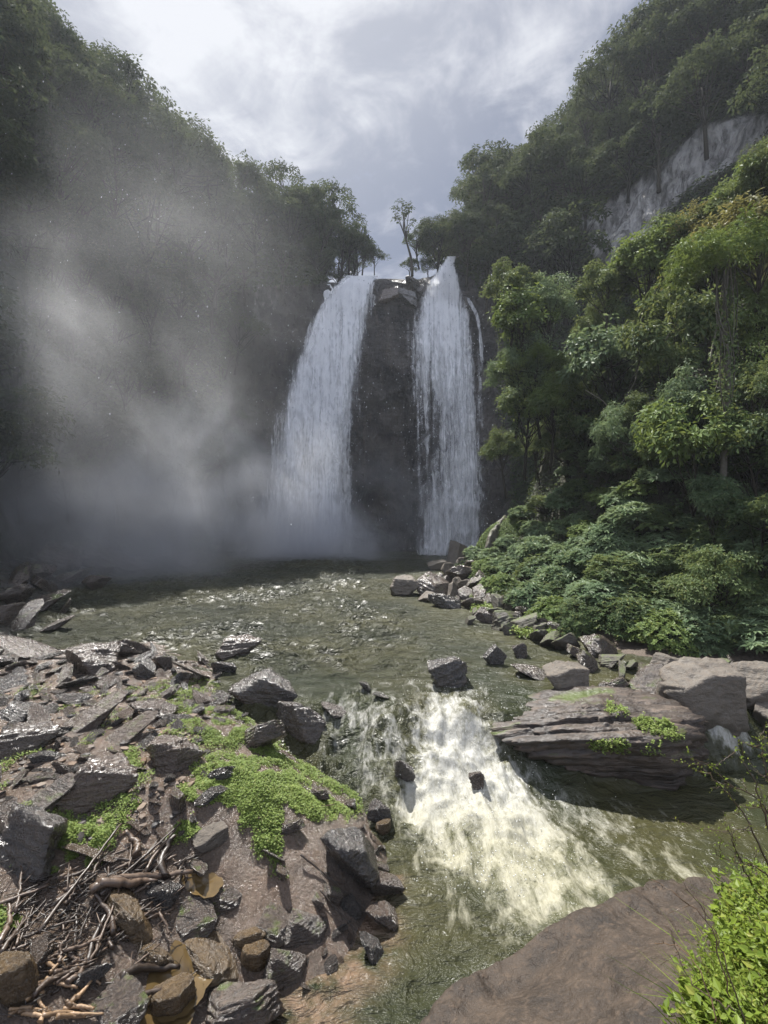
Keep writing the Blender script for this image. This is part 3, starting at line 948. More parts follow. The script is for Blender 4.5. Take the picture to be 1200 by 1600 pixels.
slabP, slabF = unit_rock(777, sub=6, planes=9, strata=0.13, sfreq=5.5, tilt=(0.16, 0.40), rough=0.13, flat=0.1, sharp=0.85)
slabP[:, 2] -= 0.5 * np.maximum(0, slabP[:, 0]) ** 2 * 0.5 + 0.25 * np.maximum(0, -slabP[:, 0] - 0.3)
ax_ = norm(np.array((0.2, 0.34, 1.0))); q_ = slabP @ ax_ * 9 + fbm(slabP, 1.6, 3, 0.5, 31) * 1.1
f_ = q_ - np.floor(q_); s_ = np.sqrt(np.maximum(0, 1 - (norm(slabP) @ ax_) ** 2))
k_ = np.floor(q_); w_ = _hash(k_, k_ * 0, k_ * 0, 12)
slabP = slabP + norm(slabP) * (((w_ - 0.5) * 0.10 - 0.06 * (sstep(0.75, 1, f_) + sstep(0.2, 0, f_)) * (w_ > 0.35)) * s_ * (0.5 + 0.5 * sstep(-0.3, 0.4, fbm(slabP, 2.0, 3, 0.5, 19))))[:, None]
me_slab = mesh('slab', slabP, slabF, True, [M_SLAB])
mid_stream = put_rock(932, 1156, 326, 112, 'ang', 'long layered dark slab rock with moss tufts beside the white rapids', None, 'rock', me_slab, rz=-0.10, tilt=0.10, depth=0.55, name='slab_rock')
# the dry boulders right of the slab and the right shore
for spec in [
    (884, 1064, 72, 52, 'dry', 'pale brown square-topped boulder just behind the layered slab'),
    (1098, 1092, 118, 108, 'dry', 'largest pale brown boulder, right of the layered slab above the small chute'),
    (1064, 1100, 60, 62, 'dry', 'rounded pale boulder leaning against the largest boulder by the small chute'),
    (1184, 1076, 78, 74, 'dry', 'reddish brown boulder cut by the right edge of the photo'),
    (1196, 1124, 56, 58, 'dry', 'low rounded boulder under the reddish boulder at the right edge'),
    (1012, 1074, 84, 46, 'mid', 'grey angular boulder between the square-topped boulder and the largest boulder'),
    (958, 1072, 48, 30, 'mid', 'low brown rock between the square-topped boulder and the grey angular boulder'),
    (1040, 1042, 60, 38, 'dry', 'tan boulder behind the largest boulder under the dark foliage'),
    (1078, 1050, 56, 36, 'dry', 'tan wedge-shaped boulder at the back of the boulder group on the right'),
    (936, 1010, 66, 40, 'mid', 'dark grey peaked rock at the foot of the bushes, behind the pale square boulder'),
    (884, 1006, 46, 34, 'mos', 'pale rock with mossy top on the shore right of the pool'),
    (918, 1036, 36, 40, 'mid', 'upright brown rock standing behind the pale square boulder'),
    (828, 1050, 62, 22, 'ang', 'flat dark rock in the water left of the pale square boulder'),
    (812, 1018, 28, 26, 'ang', 'small grey rock rising from the pool, the right one of two close together'),
    (772, 1027, 30, 36, 'ang', 'small upright black rock in the pool, left of the small grey rock'),
    (698, 1051, 76, 52, 'ang', 'black rock with orange stains splitting the current above the rapids'),
    (632, 918, 46, 34, 'dry', 'brown rock alone in the pool in front of the narrower waterfall'),
    (370, 1013, 70, 34, 'slab', 'flat black rock lying alone in the glittering pool'),
    (745, 1219, 30, 28, 'ang', 'small black rock sticking out of the white foam of the rapids'),
    (570, 1073, 20, 18, 'ang', 'smallest dark rock above the rapids, between the bank and the orange-stained rock'),
    (596, 1085, 34, 14, 'ang', 'thin dark rock just awash at the head of the rapids'),
    (522, 1110, 44, 20, 'ang', 'low wet black rock in the riffle beside the left bank'),
    (632, 1208, 34, 44, 'ang', 'wet black rock washed over at the left side of the rapids'),
    (712, 868, 40, 44, 'dry', 'tall pointed tan rock on top of the rubble spit by the narrower waterfall'),
    (694, 940, 52, 28, 'ang', 'dark wedge rock at the waterline of the rubble spit'),
    (676, 918, 56, 40, 'mid', 'leaning dark slab rock on the pool side of the rubble spit'),
    (742, 848, 34, 40, 'ang', 'black rock against the cliff beneath the mossy mound'),
]:
    put_rock(*spec[:5], spec[5])
for i, (u, v, s) in enumerate([(700, 892, 26), (722, 898, 28), (735, 884, 24), (716, 912, 30), (740, 912, 26), (690, 904, 22), (706, 925, 24), (728, 930, 26), (748, 932, 30), (668, 935, 20),
                               (752, 905, 22), (762, 920, 22), (684, 885, 20), (738, 945, 24), (765, 938, 26), (724, 880, 18), (700, 908, 18), (756, 890, 18), (730, 915, 18), (712, 940, 20)]):
    put_rock(u, v, s * 1.25, s * 0.95, 'mid' if i % 3 else 'dry', 'small broken rock heaped on the rubble spit beside the narrower waterfall', 'rocks heaped on the rubble spit')
for i, (u, v, s) in enumerate([(742, 958, 22), (760, 965, 26), (776, 962, 30), (790, 972, 28), (806, 968, 34), (822, 980, 30), (838, 985, 26), (852, 978, 30), (778, 945, 24), (800, 950, 26), (820, 955, 22),
                               (846, 998, 32), (862, 1002, 28), (868, 985, 24), (735, 970, 18), (795, 985, 18), (900, 1020, 22), (955, 1035, 30), (985, 1040, 26), (1005, 1052, 24), (970, 1052, 28), (1120, 1050, 36), (1150, 1045, 30)]):
    put_rock(u, v, s * 1.3, s * 0.95, 'mos' if i % 3 != 1 else 'mid', 'small mossy rock along the right shore of the pool below the bushes', 'mossy rocks along the right shore')

# left bank, the larger rocks
for spec in [
    (408, 1082, 98, 60, 'ang', 'broad dark rock at the edge of the pool, above the bright moss'),
    (470, 1128, 80, 66, 'ang', 'black block leaning over the riffle at the right tip of the left bank'),
    (150, 1032, 96, 44, 'ang', 'smooth dark wedge rock on the far shore of the left bank'),
    (195, 1012, 84, 34, 'slab', 'jagged flat slab lying behind the smooth wedge rock at the water'),
    (225, 1048, 44, 34, 'ang', 'dark split rock right of the smooth wedge rock on the far shore'),
    (300, 1046, 62, 44, 'ang', 'square black rock at the pool edge, left of the broad dark rock'),
    (352, 1044, 40, 26, 'ang', 'small black rock at the pool edge between two larger black rocks'),
    (138, 1118, 92, 58, 'mid', 'reddish brown wet slab tilted in the middle of the left bank stones'),
    (40, 1010, 100, 50, 'ang', 'dark slab rising toward the misty shore at the left edge'),
    (30, 968, 64, 44, 'mid', 'grey rock in the mist at the far left shore'),
    (95, 1142, 78, 22, 'slab', 'thin pale grey slab lying flat on the left bank'),
    (36, 1162, 96, 52, 'slab', 'dark layered slab at the left edge of the bank stones'),
    (25, 1115, 76, 30, 'slab', 'long grey slab beside the left edge of the photo, above the layered slab'),
    (150, 1236, 106, 84, 'slab', 'large dark ribbed rock left of the moss'),
    (60, 1254, 92, 62, 'mid', 'rounded brown rock between the large ribbed rock and the left edge'),
    (36, 1320, 112, 110, 'slab', 'large dark layered boulder in the shade at the left edge'),
    (10, 1290, 60, 70, 'ang', 'black rock cut by the left edge beside the layered boulder'),
    (275, 1178, 86, 58, 'ang', 'dark overhanging rock above the left part of the moss'),
    (352, 1206, 62, 28, 'slab', 'flat grey rock sunk in the moss'),
    (414, 1150, 66, 56, 'mid', 'upright ribbed rock at the top of the moss'),
    (170, 1320, 100, 44, 'ang', 'black wedge slab pointing down at the driftwood'),
    (546, 1340, 104, 112, 'ang', 'big pitted dark boulder on the stream bank below the moss'),
    (600, 1295, 26, 24, 'och', 'small rounded orange-brown stone at the stream edge'),
    (590, 1270, 40, 34, 'ang', 'black stone above the orange-brown stone at the stream edge'),
    (205, 1430, 80, 74, 'och', 'ochre boulder in the mud right of the driftwood'),
    (280, 1255, 46, 48, 'mid', 'small brown standing stone at the left of the moss'),
    (225, 1290, 40, 28, 'ang', 'dark stone between the black wedge slab and the moss'),
    (60, 1488, 58, 46, 'ang', 'grey glossy rock half buried by the driftwood pile'),
    (145, 1530, 52, 42, 'ang', 'grey rock among the pale driftwood at the bottom'),
    (20, 1540, 70, 90, 'och', 'ochre rock cut by the left edge beside the driftwood'),
    (184, 1582, 90, 60, 'mid', 'greyish brown rock at the bottom edge beside the pale driftwood'),
    (380, 1572, 130, 90, 'mid', 'big wet brown boulder at the bottom edge of the mud'),
    (270, 1568, 70, 60, 'och', 'yellow ochre rock in the puddle at the bottom edge'),
    (445, 1512, 64, 58, 'mid', 'brown rock at the edge of the sandy shallows'),
    (476, 1452, 70, 52, 'mid', 'reddish rock in the mud above the sandy shallows'),
    (478, 1540, 22, 18, 'ang', 'small black stone in the sandy shallows'),
    (604, 1385, 54, 50, 'ang', 'upper dark ledge rock running into the shallow stream'),
    (596, 1432, 58, 50, 'ang', 'middle dark ledge rock running into the shallow stream'),
    (580, 1482, 44, 40, 'ang', 'lowest dark ledge rock awash in the shallow stream'),
    (520, 1402, 48, 36, 'mid', 'brown rock tucked under the big pitted boulder'),
    (548, 1418, 36, 30, 'ang', 'dark stone below the big pitted boulder at the sandy edge'),
    (498, 1412, 34, 28, 'mid', 'brown stone in the mud left below the big pitted boulder'),
    (330, 1482, 120, 60, 'och', 'broad smooth ochre slab half sunk in the mud above the puddle'),
    (300, 1440, 80, 44, 'mid', 'brown wet slab sunk in the mud right of the ochre boulder'),
    (345, 1405, 70, 34, 'mid', 'low muddy brown rock in the wet mud hollow'),
    (430, 1452, 66, 44, 'mid', 'rounded reddish brown rock sunk in the middle of the mud'),
    (400, 1500, 46, 50, 'och', 'ochre stone left of the rock at the sandy shallows'),
    (240, 1490, 60, 36, 'och', 'flat ochre stone under the dark sticks by the puddle'),
    (310, 1355, 56, 26, 'mid', 'low brown rock in the mud just below the pale muddy rock'),
    (455, 1290, 44, 26, 'mid', 'brown stone poking out at the lower rim of the moss'),
    (195, 1145, 80, 40, 'mid', 'brown flat slab on the left bank right of the tilted reddish slab'),
    (240, 1110, 70, 36, 'ang', 'dark flat stone on the upper left bank above the brown flat slab'),
    (430, 1335, 40, 34, 'ang', 'dark stone at the foot of the moss patch'),
    (440, 1366, 36, 30, 'mid', 'brown stone under the dark stone at the foot of the moss'),
    (500, 1240, 40, 26, 'mid', 'brown stone on the right part of the moss'),
    (330, 1310, 56, 30, 'dry', 'pale muddy rock below the moss'),
    (255, 1395, 60, 40, 'ang', 'dark stump-like rock above the ochre boulder'),
    (390, 1470, 50, 40, 'och', 'ochre stone in the wet mud in the middle foreground'),
]:
    put_rock(*spec[:5], spec[5])

for u, v, s_ in [(95, 872, 44), (128, 866, 60), (172, 878, 46), (205, 890, 34), (60, 890, 40), (30, 905, 46), (70, 915, 36), (110, 905, 34), (20, 935, 56), (60, 940, 46), (100, 950, 40), (150, 912, 30), (5, 965, 40), (240, 880, 26), (290, 876, 30), (85, 975, 30)]:
    put_rock(u, v, s_ * 1.3, s_ * 0.8, 'mid', 'dim grey boulder in the mist along the far left shore of the pool', 'boulders in the mist on the far left shore')
for i, (u, v, wd, hh) in enumerate([(650, 444, 40, 22), (606, 462, 36, 26), (634, 468, 44, 30), (664, 456, 30, 24)]):
    Yd = 61.3 if 560 < u < 700 else (58.5 if u > 700 else 61.8)
    a_, h_ = wd / 2 / FPX * Yd * 1.15, hh / 2 / FPX * Yd * 1.15
    o = add('cliff_ledge', (SLA + ANG)[i % 10], None, px(u, v, Yd), rot=(random.uniform(-.2, .2), random.uniform(-.3, .3), random.uniform(-.5, .5)), scale=(a_ * 0.9, 0.75, h_ * 0.8))
    tag(o, 'wet rock ledge jutting from the dark cliff around the waterfalls', 'rock ledge', 'ledges jutting from the dark cliff')
rng = np.random.default_rng(77)
n_small = 0
tries = 0
while n_small < 235 and tries < 12000:
    tries += 1
    if rng.random() < 0.55:
        u, v = rng.uniform(-10, 520), rng.uniform(1015, 1130)
        size = 0.30
    elif rng.random() < 0.6:
        u, v = rng.uniform(-10, 330), rng.uniform(1120, 1320)
        size = 0.26
    else:
        u, v = rng.uniform(380, 620), rng.uniform(1180, 1560)
        size = 0.16
    p = ray_hit(u, v, surf_z)
    x, y, z = p
    if z < wz_arr(x, y) - 0.02 or bank_z(x, y) < wz_arr(x, y) - 0.02:
        continue
    if u > 330 and v > 1130 and np.interp(y, SE_Y, SE_X) - x > 0.75:
        continue
    r = size * math.exp(rng.normal(-0.25, 0.5))
    r = min(r, 0.62)
    if any((x - q[0]) ** 2 + (y - q[1]) ** 2 < (0.75 * (r + q[2])) ** 2 for q in PLACED):
        continue
    PLACED.append((x, y, r))
    kd = rng.choice(['ang', 'slab', 'mid'], p=[0.45, 0.33, 0.22])
    if v < 1060:
        zone, grp = 'strewn along the pool edge of the left bank', 'stones along the pool edge of the left bank'
    elif v < 1130:
        zone, grp = 'on the stony upper left bank above the moss', 'stones on the upper left bank'
    elif u < 340:
        zone, grp = 'between the large rocks left of the moss', 'stones between the large rocks left of the moss'
    elif v < 1330:
        zone, grp = 'on the stream bank right of the moss', 'stones on the stream bank right of the moss'
    else:
        zone, grp = 'on the low bank beside the sandy shallows', 'stones beside the sandy shallows'
    sz = 'small' if r < 0.17 else ('middle-sized' if r < 0.33 else 'larger')
    shp = {'ang': 'angular black stone', 'slab': 'flat grey slab', 'mid': 'brown wet stone'}[kd]
    o = add('stone', KINDS[kd][int(rng.integers(len(KINDS[kd])))], None, (x, y, z + r * 0.12), 0,
            (r * 1.1, r * rng.uniform(0.45, 0.9), r * (rng.uniform(0.16, 0.30) if kd == 'slab' else rng.uniform(0.32, 0.6))),
            rot=(rng.normal(0, .3), rng.normal(0, .3), rng.uniform(0, 6.28)))
    tag(o, f'{sz} {shp} {zone}', 'stone', f'{sz} {shp}s: {grp}')
    n_small += 1


def pebbles(name, n, poly, smin, smax, mat, rng, big=None):
    """loose gravel lying on the bank, one mesh"""
    bm = bmesh.new(); bmesh.ops.create_icosphere(bm, subdivisions=1, radius=1.0)
    V0 = np.array([q.co[:] for q in bm.verts]); F0 = np.array([[q.index for q in f.verts] for f in bm.faces]); bm.free()
    us = [p_[0] for p_ in poly]; vs = [p_[1] for p_ in poly]
    u = rng.uniform(min(us), max(us), n * 2); v = rng.uniform(min(vs), max(vs), n * 2)
    k = inside(poly, u, v); u, v = u[k][:n], v[k][:n]
    Y = (CAMZ - 0.2) * FPX / (v - CV)
    for _ in range(12):
        x = (u - CU) / FPX * Y
        z = bank_z(x, Y)
        Y = 0.5 * Y + 0.5 * (CAMZ - z) * FPX / (v - CV)
    x = (u - CU) / FPX * Y; z = bank_z(x, Y)
    keep = z > wz_arr(x, Y) - 0.03
    x, Y, z = x[keep], Y[keep], z[keep]
    n = len(x)
    r = smin + (smax - smin) * rng.random(n) ** 2.5
    sc = rng.uniform(0.4, 1.5, (n, 1, 3)) * np.array((1, 1, 0.5)) * r[:, None, None]
    V = V0[None] * rng.uniform(0.65, 1.2, (n, len(V0), 1)) * sc
    th = rng.uniform(0, 6.28, n)
    c, s = np.cos(th)[:, None], np.sin(th)[:, None]
    V = np.stack((V[..., 0] * c - V[..., 1] * s, V[..., 0] * s + V[..., 1] * c, V[..., 2]), -1)
    V = V + np.stack((x, Y, z + r * 0.15), -1)[:, None]
    F = (np.arange(n)[:, None, None] * len(V0) + F0[None]).reshape(-1, 3)
    return mesh(name, V.reshape(-1, 3), F, False, [mat])


o = add('gravel', pebbles('gravel', 1500, [(-20, 1010), (520, 1060), (560, 1190), (420, 1130), (320, 1170), (280, 1290), (-20, 1340)], 0.010, 0.10, M_GRAVEL, rng))
kind(o, 'stuff', 'loose wet gravel and chips between the rocks of the left bank')

# ------------------------------------------------------------------ the mud-brown boulder the viewer stands on
EDGE = [(-0.55, 1.2, 1.9), (-0.2, 1.9, 2.1), (0.27, 2.55, 2.30), (0.62, 2.85, 2.30), (0.99, 3.02, 2.33), (1.30, 3.10, 2.44), (1.47, 3.12, 2.50), (1.75, 3.26, 2.49), (2.10, 3.38, 2.47), (2.75, 3.42, 2.49), (3.6, 3.4, 2.5), (4.6, 3.0, 2.4)]
EDGE = [(x_, y_, z_ - 0.13) for x_, y_, z_ in EDGE]
E = catmull(EDGE, 26)
cen = np.array((1.75, -0.2, 3.22))
rad = np.linspace(0, 1, 60)
B = []
for s in rad:                                            # crown of the boulder to its edge, gently domed
    pt = cen + (E - cen) * s
    lin = pt[:, 2].copy()
    pt[:, 2] = cen[2] + (E[:, 2] - cen[2]) * (0.35 * s + 0.65 * s ** 2.2)
    B.append(pt)
for k, s in enumerate(np.linspace(0.02, 1, 30)):         # the flank rolling down to the stream
    a = s * 1.25
    out = norm((E - cen) * (1, 1, 0))
    pt = E + out * (0.55 * math.sin(min(a, 1.57)))
    pt[:, 2] = E[:, 2] - 0.30 * (1 - math.cos(a)) - 4.3 * max(0, s - 0.25) ** 1.5
    B.append(pt)
B = np.array(B)
bn = grid_normals(B)
bn = bn * np.sign(bn[..., 2:3] + 1e-6)
d = fbm(B, 1.1, 4, 0.5, 400) * 0.055 + fbm(B, 2.4, 3, 0.5, 402) * 0.06 + fbm(B, 5, 4, 0.6, 405) * 0.030 + fbm(B, 20, 4, 0.65, 409) * 0.011
d = d - 0.05 * sstep(0.45, 0.75, fbm(B * (1, 1, 1), 3.0, 3, 0.5, 412, True)) * sstep(0.1, 0.5, fbm(B, 0.9, 2, 0.5, 415))
B = B + np.stack((0 * d, 0 * d, d), -1)
o = add('boulder', mesh('boulder', B.reshape(-1, 3), grid_faces(*B.shape[:2])[:, ::-1], True, [M_BOULDER]))
tag(o, 'huge smooth mud-brown boulder in the right foreground below the grass', 'boulder')
BOULDER = B


def boulder_z(x, y):
    f = B.reshape(-1, 3)
    return float(f[np.argmin((f[:, 0] - x) ** 2 + (f[:, 1] - y) ** 2), 2])


# ------------------------------------------------------------------ vegetation builders
UP = np.array((0, 0, 1.0))


def clump_leaves(g, centers, radii, per, L, rng, flat=0.78, aspect=0.5, up=0.55, hollow=0.5, droop=0.25, k=8):
    """leaves gathered in sprigs (k leaves sharing a tilt) over the outside of each clump"""
    for c, r in zip(centers, radii):
        n = max(3, int(per * (r / np.mean(radii)) ** 2 / k))
        D = rdir(n, rng)
        D[:, 2] = np.where(D[:, 2] < -0.35, -D[:, 2] * 0.6, D[:, 2])
        D = norm(D)
        rr = r * (hollow + (1 - hollow) * rng.random(n) ** 0.5) * (1 + 0.28 * rng.normal(size=n))
        P = np.asarray(c) + D * rr[:, None] * np.array((1, 1, flat))
        N = norm(D * 0.6 + UP * up + rdir(n, rng) * 0.55)
        A = norm(np.cross(N, rdir(n, rng))); Bv = np.cross(N, A)
        for q in range(k):
            th = 2 * math.pi * q / k + rng.uniform(-.5, .5, n)
            rad_ = A * np.cos(th)[:, None] + Bv * np.sin(th)[:, None]
            o_ = rng.uniform(0.1, 0.75, n)[:, None] * L
            g.leaves(P + rad_ * o_ - N * o_ * 0.3 + rdir(n, rng) * L * 0.15, N + rdir(n, rng) * 0.28, rad_ + D * 0.3 - UP * droop,
                     L * rng.uniform(0.65, 1.25, n), L * aspect * rng.uniform(0.7, 1.2, n))


def crown_centers(rng, R_, H, nc, cz):
    D = rdir(nc, rng)
    D[:, 2] = np.abs(D[:, 2]) * 1.1 - 0.28
    D = norm(D)
    rr = rng.uniform(0.45, 1.0, nc) ** 0.6
    C = D * rr[:, None] * np.array((R_, R_, H)) + np.array((0, 0, cz))
    return C, R_ * rng.uniform(0.24, 0.40, nc)


def trunk_geo(rng, C, cz, r0, base=-1.2, bend=0.4, seg=6):
    g = Geo()
    top = np.array((rng.normal(0, bend), rng.normal(0, bend), cz))
    n = 8
    tt_ = np.linspace(0, 1, n)[:, None]
    pts = np.array((0, 0, base)) * (1 - tt_) + top * tt_ + np.array((1, 0.6, 0)) * np.sin(tt_ * 3.1) * rng.normal(0, bend * 0.6)
    g.tube(pts, np.linspace(r0, r0 * 0.5, n), seg + 2)
    for c in C:
        k = rng.integers(3, n)
        a = pts[k]
        midp = a * 0.45 + c * 0.55 + np.array((0, 0, -0.25)) + rng.normal(0, 0.15, 3)
        q = np.linspace(0, 1, 6)[:, None]
        b = a * (1 - q) ** 2 + 2 * midp * q * (1 - q) + c * q ** 2
        g.tube(b, np.linspace(r0 * 0.36, r0 * 0.08, 6), seg - 1)
    return g


def make_tree(seed, R_=3.4, H=2.6, cz=5.0, nc=17, per=150, L=0.42, r0=0.2, aspect=0.5, **kw):
    rng = np.random.default_rng(seed)
    C, rr = crown_centers(rng, R_, H, nc, cz)
    g = Geo()
    clump_leaves(g, C, rr, per, L, rng, aspect=aspect, **kw)
    tg = trunk_geo(rng, C, cz, r0)
    return g, tg


FAR_T = []
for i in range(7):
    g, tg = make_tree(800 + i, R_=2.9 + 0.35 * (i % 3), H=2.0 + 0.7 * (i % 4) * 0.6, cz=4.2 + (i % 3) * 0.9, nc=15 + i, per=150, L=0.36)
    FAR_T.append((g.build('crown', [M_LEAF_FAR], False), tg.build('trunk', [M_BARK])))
NEAR_T = []
for i in range(9):
    kw = [dict(per=290, L=0.23, aspect=0.42, k=8), dict(per=340, L=0.30, aspect=0.22, k=12, droop=0.45), dict(per=170, L=0.36, aspect=0.5, k=6, droop=0.35)][i % 3]
    g, tg = make_tree(830 + i, R_=2.1 + 0.35 * (i % 3), H=2.0 + 0.55 * (i % 2), cz=4.0 + 0.5 * (i % 3), nc=22 + 2 * (i % 4), r0=0.14, flat=0.95, up=0.4, hollow=0.4, **kw)
    NEAR_T.append((g.build('crown', [M_LEAF_NEAR], False), tg.build('trunk', [M_BARK])))


def variant(tm, mat):
    c = tm[0].copy()
    c.materials.clear(); c.materials.append(mat)
    return (c, tm[1])


def plant_tree(name, tm, loc, s, rz, label, cat='tree', group=None, zs=1.0, lean=0.0):
    e = bpy.data.objects.new(name, None)
    COL.objects.link(e)
    e.location = [float(q) for q in loc]
    e.rotation_euler = (random.uniform(-lean, lean), random.uniform(-lean, lean), rz)
    e.scale = (s, s, s * zs)
    e.empty_display_size = 0.3
    tag(e, label, cat, group)
    add('trunk', tm[1], e)
    add('crown', tm[0], e)
    return e


# ---- forest on the gorge walls: every tree its own object
def scatter_wall(n_try, dmin, test, rng):
    P, N = [], []
    for _ in range(n_try):
        i = int(rng.integers(0, NTW)); j = int(rng.integers(0, NSW))
        p = wall[i, j]
        if not test(p, i, j):
            continue
        if P and np.min(np.sum((np.array(P) - p) ** 2, 1)) < dmin(p) ** 2:
            continue
        P.append(p); N.append(wn[i, j])
    return P, N


def wall_out(i, j):
    n = wn[i, j].copy(); n = n * np.sign(-n[0] * (1 if wall[i, j, 0] > 0 else -1) + 1e-9)
    return n


ridge = []


def left_ok(p, i, j):
    if p[0] > -6.5 or p[2] < 5 or p[1] < 12:
        return False
    u, v = project(p)
    if not (-170 < u < 620 and v > -260):
        return False
    if i > 92 and rng.random() < 0.4:
        return False
    if inside([(385, 430), (600, 430), (600, 900), (340, 900), (360, 560)], u, v):
        return False
    return True


def right_ok(p, i, j):
    if p[0] < 2 or p[1] < 20 or p[2] < 14:
        return False
    u, v = project(p)
    if not (600 < u < 1330 and v > -240):
        return False
    if inside([(600, 408), (740, 440), (790, 480), (800, 900), (560, 900), (560, 420)], u, v):
        return False
    for dz_, dx_ in ((1, 0), (3.2, 0), (5.5, 0), (3, 2), (3, -2)):
        if inside(pale_poly, *project(p + np.array((-0.9 + dx_, -0.6, dz_)))):
            return False
    lim = np.interp(u, [600, 780, 850, 950, 1050, 1200, 1350], [470, 520, 480, 420, 400, 300, 260])
    return v < lim


rng = np.random.default_rng(5)
LP, _n = scatter_wall(5200, lambda p: 3.3 if p[1] > 30 else 3.8, left_ok, rng)
RP, _n = scatter_wall(6000, lambda p: 3.4, right_ok, rng)


def zone_label(u, v, side):
    if side == 'left':
        if v < np.interp(u, [100, 190, 340, 440, 560], [30, 110, 220, 290, 400]):
            return 'dark forest tree on the skyline of the shaded left slope', 'skyline trees of the shaded left slope'
        if v < 330:
            return 'dark forest tree high on the hazy shaded left slope', 'trees high on the hazy left slope'
        if v < 600:
            return 'dim forest tree half hidden by mist midway up the left slope', 'trees in the mist midway up the left slope'
        return 'dim shrubby tree near the foot of the misty left slope', 'trees near the foot of the misty left slope'
    if u < 760:
        return 'forest tree on the brink just right of the waterfalls', 'trees on the brink right of the waterfalls'
    if v < np.interp(u, [700, 830, 930, 1040, 1200], [330, 215, 140, 60, 20]):
        return 'forest tree on the skyline of the far right slope', 'skyline trees of the far right slope'
    if u > 950 and v < 250:
        return 'hazy green tree on the high slope above the bare grey scarp', 'trees above the bare grey scarp'
    return 'dark green tree on the far right slope left of the grey scarp', 'trees on the far right slope left of the scarp'


for side, PP in (('left', LP), ('right', RP)):
    PP = sorted(PP, key=lambda p: p[1])
    for k, p in enumerate(PP):
        u, v = project(p)
        lab, grp = zone_label(float(u), float(v), side)
        s = float(np.clip(rng.normal(0.98, 0.16), 0.65, 1.4))
        steep = 0.0
        q = p + np.array((0.9 if side == 'left' else -0.9, -0.6, -1.8 * s))
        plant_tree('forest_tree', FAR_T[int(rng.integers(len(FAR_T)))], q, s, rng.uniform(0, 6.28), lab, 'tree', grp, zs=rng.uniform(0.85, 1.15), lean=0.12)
print('wall trees', len(LP), len(RP))

# named trees on the brink
BR = variant(NEAR_T[0], M_LEAF_FAR)
rngb = np.random.default_rng(91)
g = Geo()
Cb = np.array([(0, 0, 6.2), (-0.8, 0.2, 5.6), (0.6, 0.1, 6.9), (0.9, -0.1, 5.2), (-0.3, 0.1, 7.5), (-1.1, 0, 6.6), (0.25, 0, 4.3)])
clump_leaves(g, Cb, np.array([.6, .5, .55, .45, .5, .45, .35]), 60, 0.3, rngb)
tgm = Geo()
tr = np.array([(0.9, 0, -1.0), (0.8, 0, 0.8), (0.35, 0, 2.6), (-0.1, 0.05, 4.4), (0, 0, 6.0)])
tgm.tube(catmull(tr, 5), np.linspace(0.17, 0.05, 21), 6)
for c in Cb:
    tgm.tube([(0.2, 0, 3.2), (c + np.array((0.1, 0, 2.6))) / 2 + np.array((0, 0, 0.6)), c], [0.06, 0.04, 0.02], 5)
plant_tree('slender_tree', (g.build('crown', [M_LEAF_FAR], False), tgm.build('trunk', [M_BARK])), px(632, 418, 62.5) + np.array((0, 0, 0)), 1.12, 0, 'slender leaning tree with a sparse open crown on the brink between the two waterfalls')
for u, v, s, lab in [(655, 400, 0.62, 'round bushy tree right of the slender leaning tree on the brink'), (680, 385, 0.7, 'taller bushy tree on the brink left of the pointed notch'), (640, 425, 0.42, 'low bush on the brink rock under the slender leaning tree'),
                     (668, 425, 0.42, 'low bush overhanging the dark rock beside the notch of the narrower waterfall'), (585, 418, 0.4, 'small bush on the left brink beside the taller waterfall'), (566, 410, 0.55, 'tree at the tip of the left slope above the taller waterfall'),
                     (545, 415, 0.7, 'dark tree beside the tip of the left slope above the taller waterfall')]:
    plant_tree('brink_tree', FAR_T[int(rng.integers(7))], px(u, v + 12, 64.5), s, rng.uniform(0, 6), lab)

for u, v, s, k in [(470, 330, 1.1, 0), (495, 345, 1.15, 1), (515, 352, 1.1, 2), (532, 378, 1.0, 3), (548, 398, 0.85, 4), (505, 395, 1.0, 5), (480, 390, 1.1, 6), (455, 350, 1.1, 3), (440, 320, 1.1, 2), (528, 420, 0.8, 1), (500, 430, 0.9, 0), (470, 430, 0.9, 4), (560, 418, 0.6, 2)]:
    Yd = 65 + (k % 3)
    plant_tree('forest_tree', FAR_T[k], px(u, v, Yd) - np.array((0, 0, 4.2 * s)), s, k * 1.3, 'dark tree crowding the tip of the left slope beside the taller waterfall', 'tree', 'trees at the tip of the left slope', lean=0.1)

# ---- leafy undergrowth covering the gorge walls
def wall_cover(name, test, n, L, rng, mat):
    i = rng.integers(0, NTW - 1, n * 3); j = rng.integers(0, NSW - 1, n * 3)
    fi = rng.random(n * 3)[:, None]; fj = rng.random(n * 3)[:, None]
    P = wall[i, j] * (1 - fi) * (1 - fj) + wall[i + 1, j] * fi * (1 - fj) + wall[i, j + 1] * (1 - fi) * fj + wall[i + 1, j + 1] * fi * fj
    Nn = wn[i, j]
    Nn = Nn * np.sign(np.sum(Nn * (np.array((0, 30, 20)) - P), -1, keepdims=True))
    k = test(P)
    P, Nn = P[k][:n], Nn[k][:n]
    n = len(P)
    lump = fbm(P, 0.55, 3, 0.5, 55)
    P = P + Nn * (0.15 + 0.9 * np.maximum(0, lump) + rng.random((n)) * 0.35)[:, None]
    g = Geo()
    g.leaves(P, norm(Nn * 0.5 + UP * 0.7 + rdir(n, rng) * 0.5), rdir(n, rng) - UP * 0.3 + Nn * 0.4, L * rng.uniform(0.5, 1.3, n), L * 0.5 * rng.uniform(0.6, 1.2, n))
    return g.build(name, [mat], False)


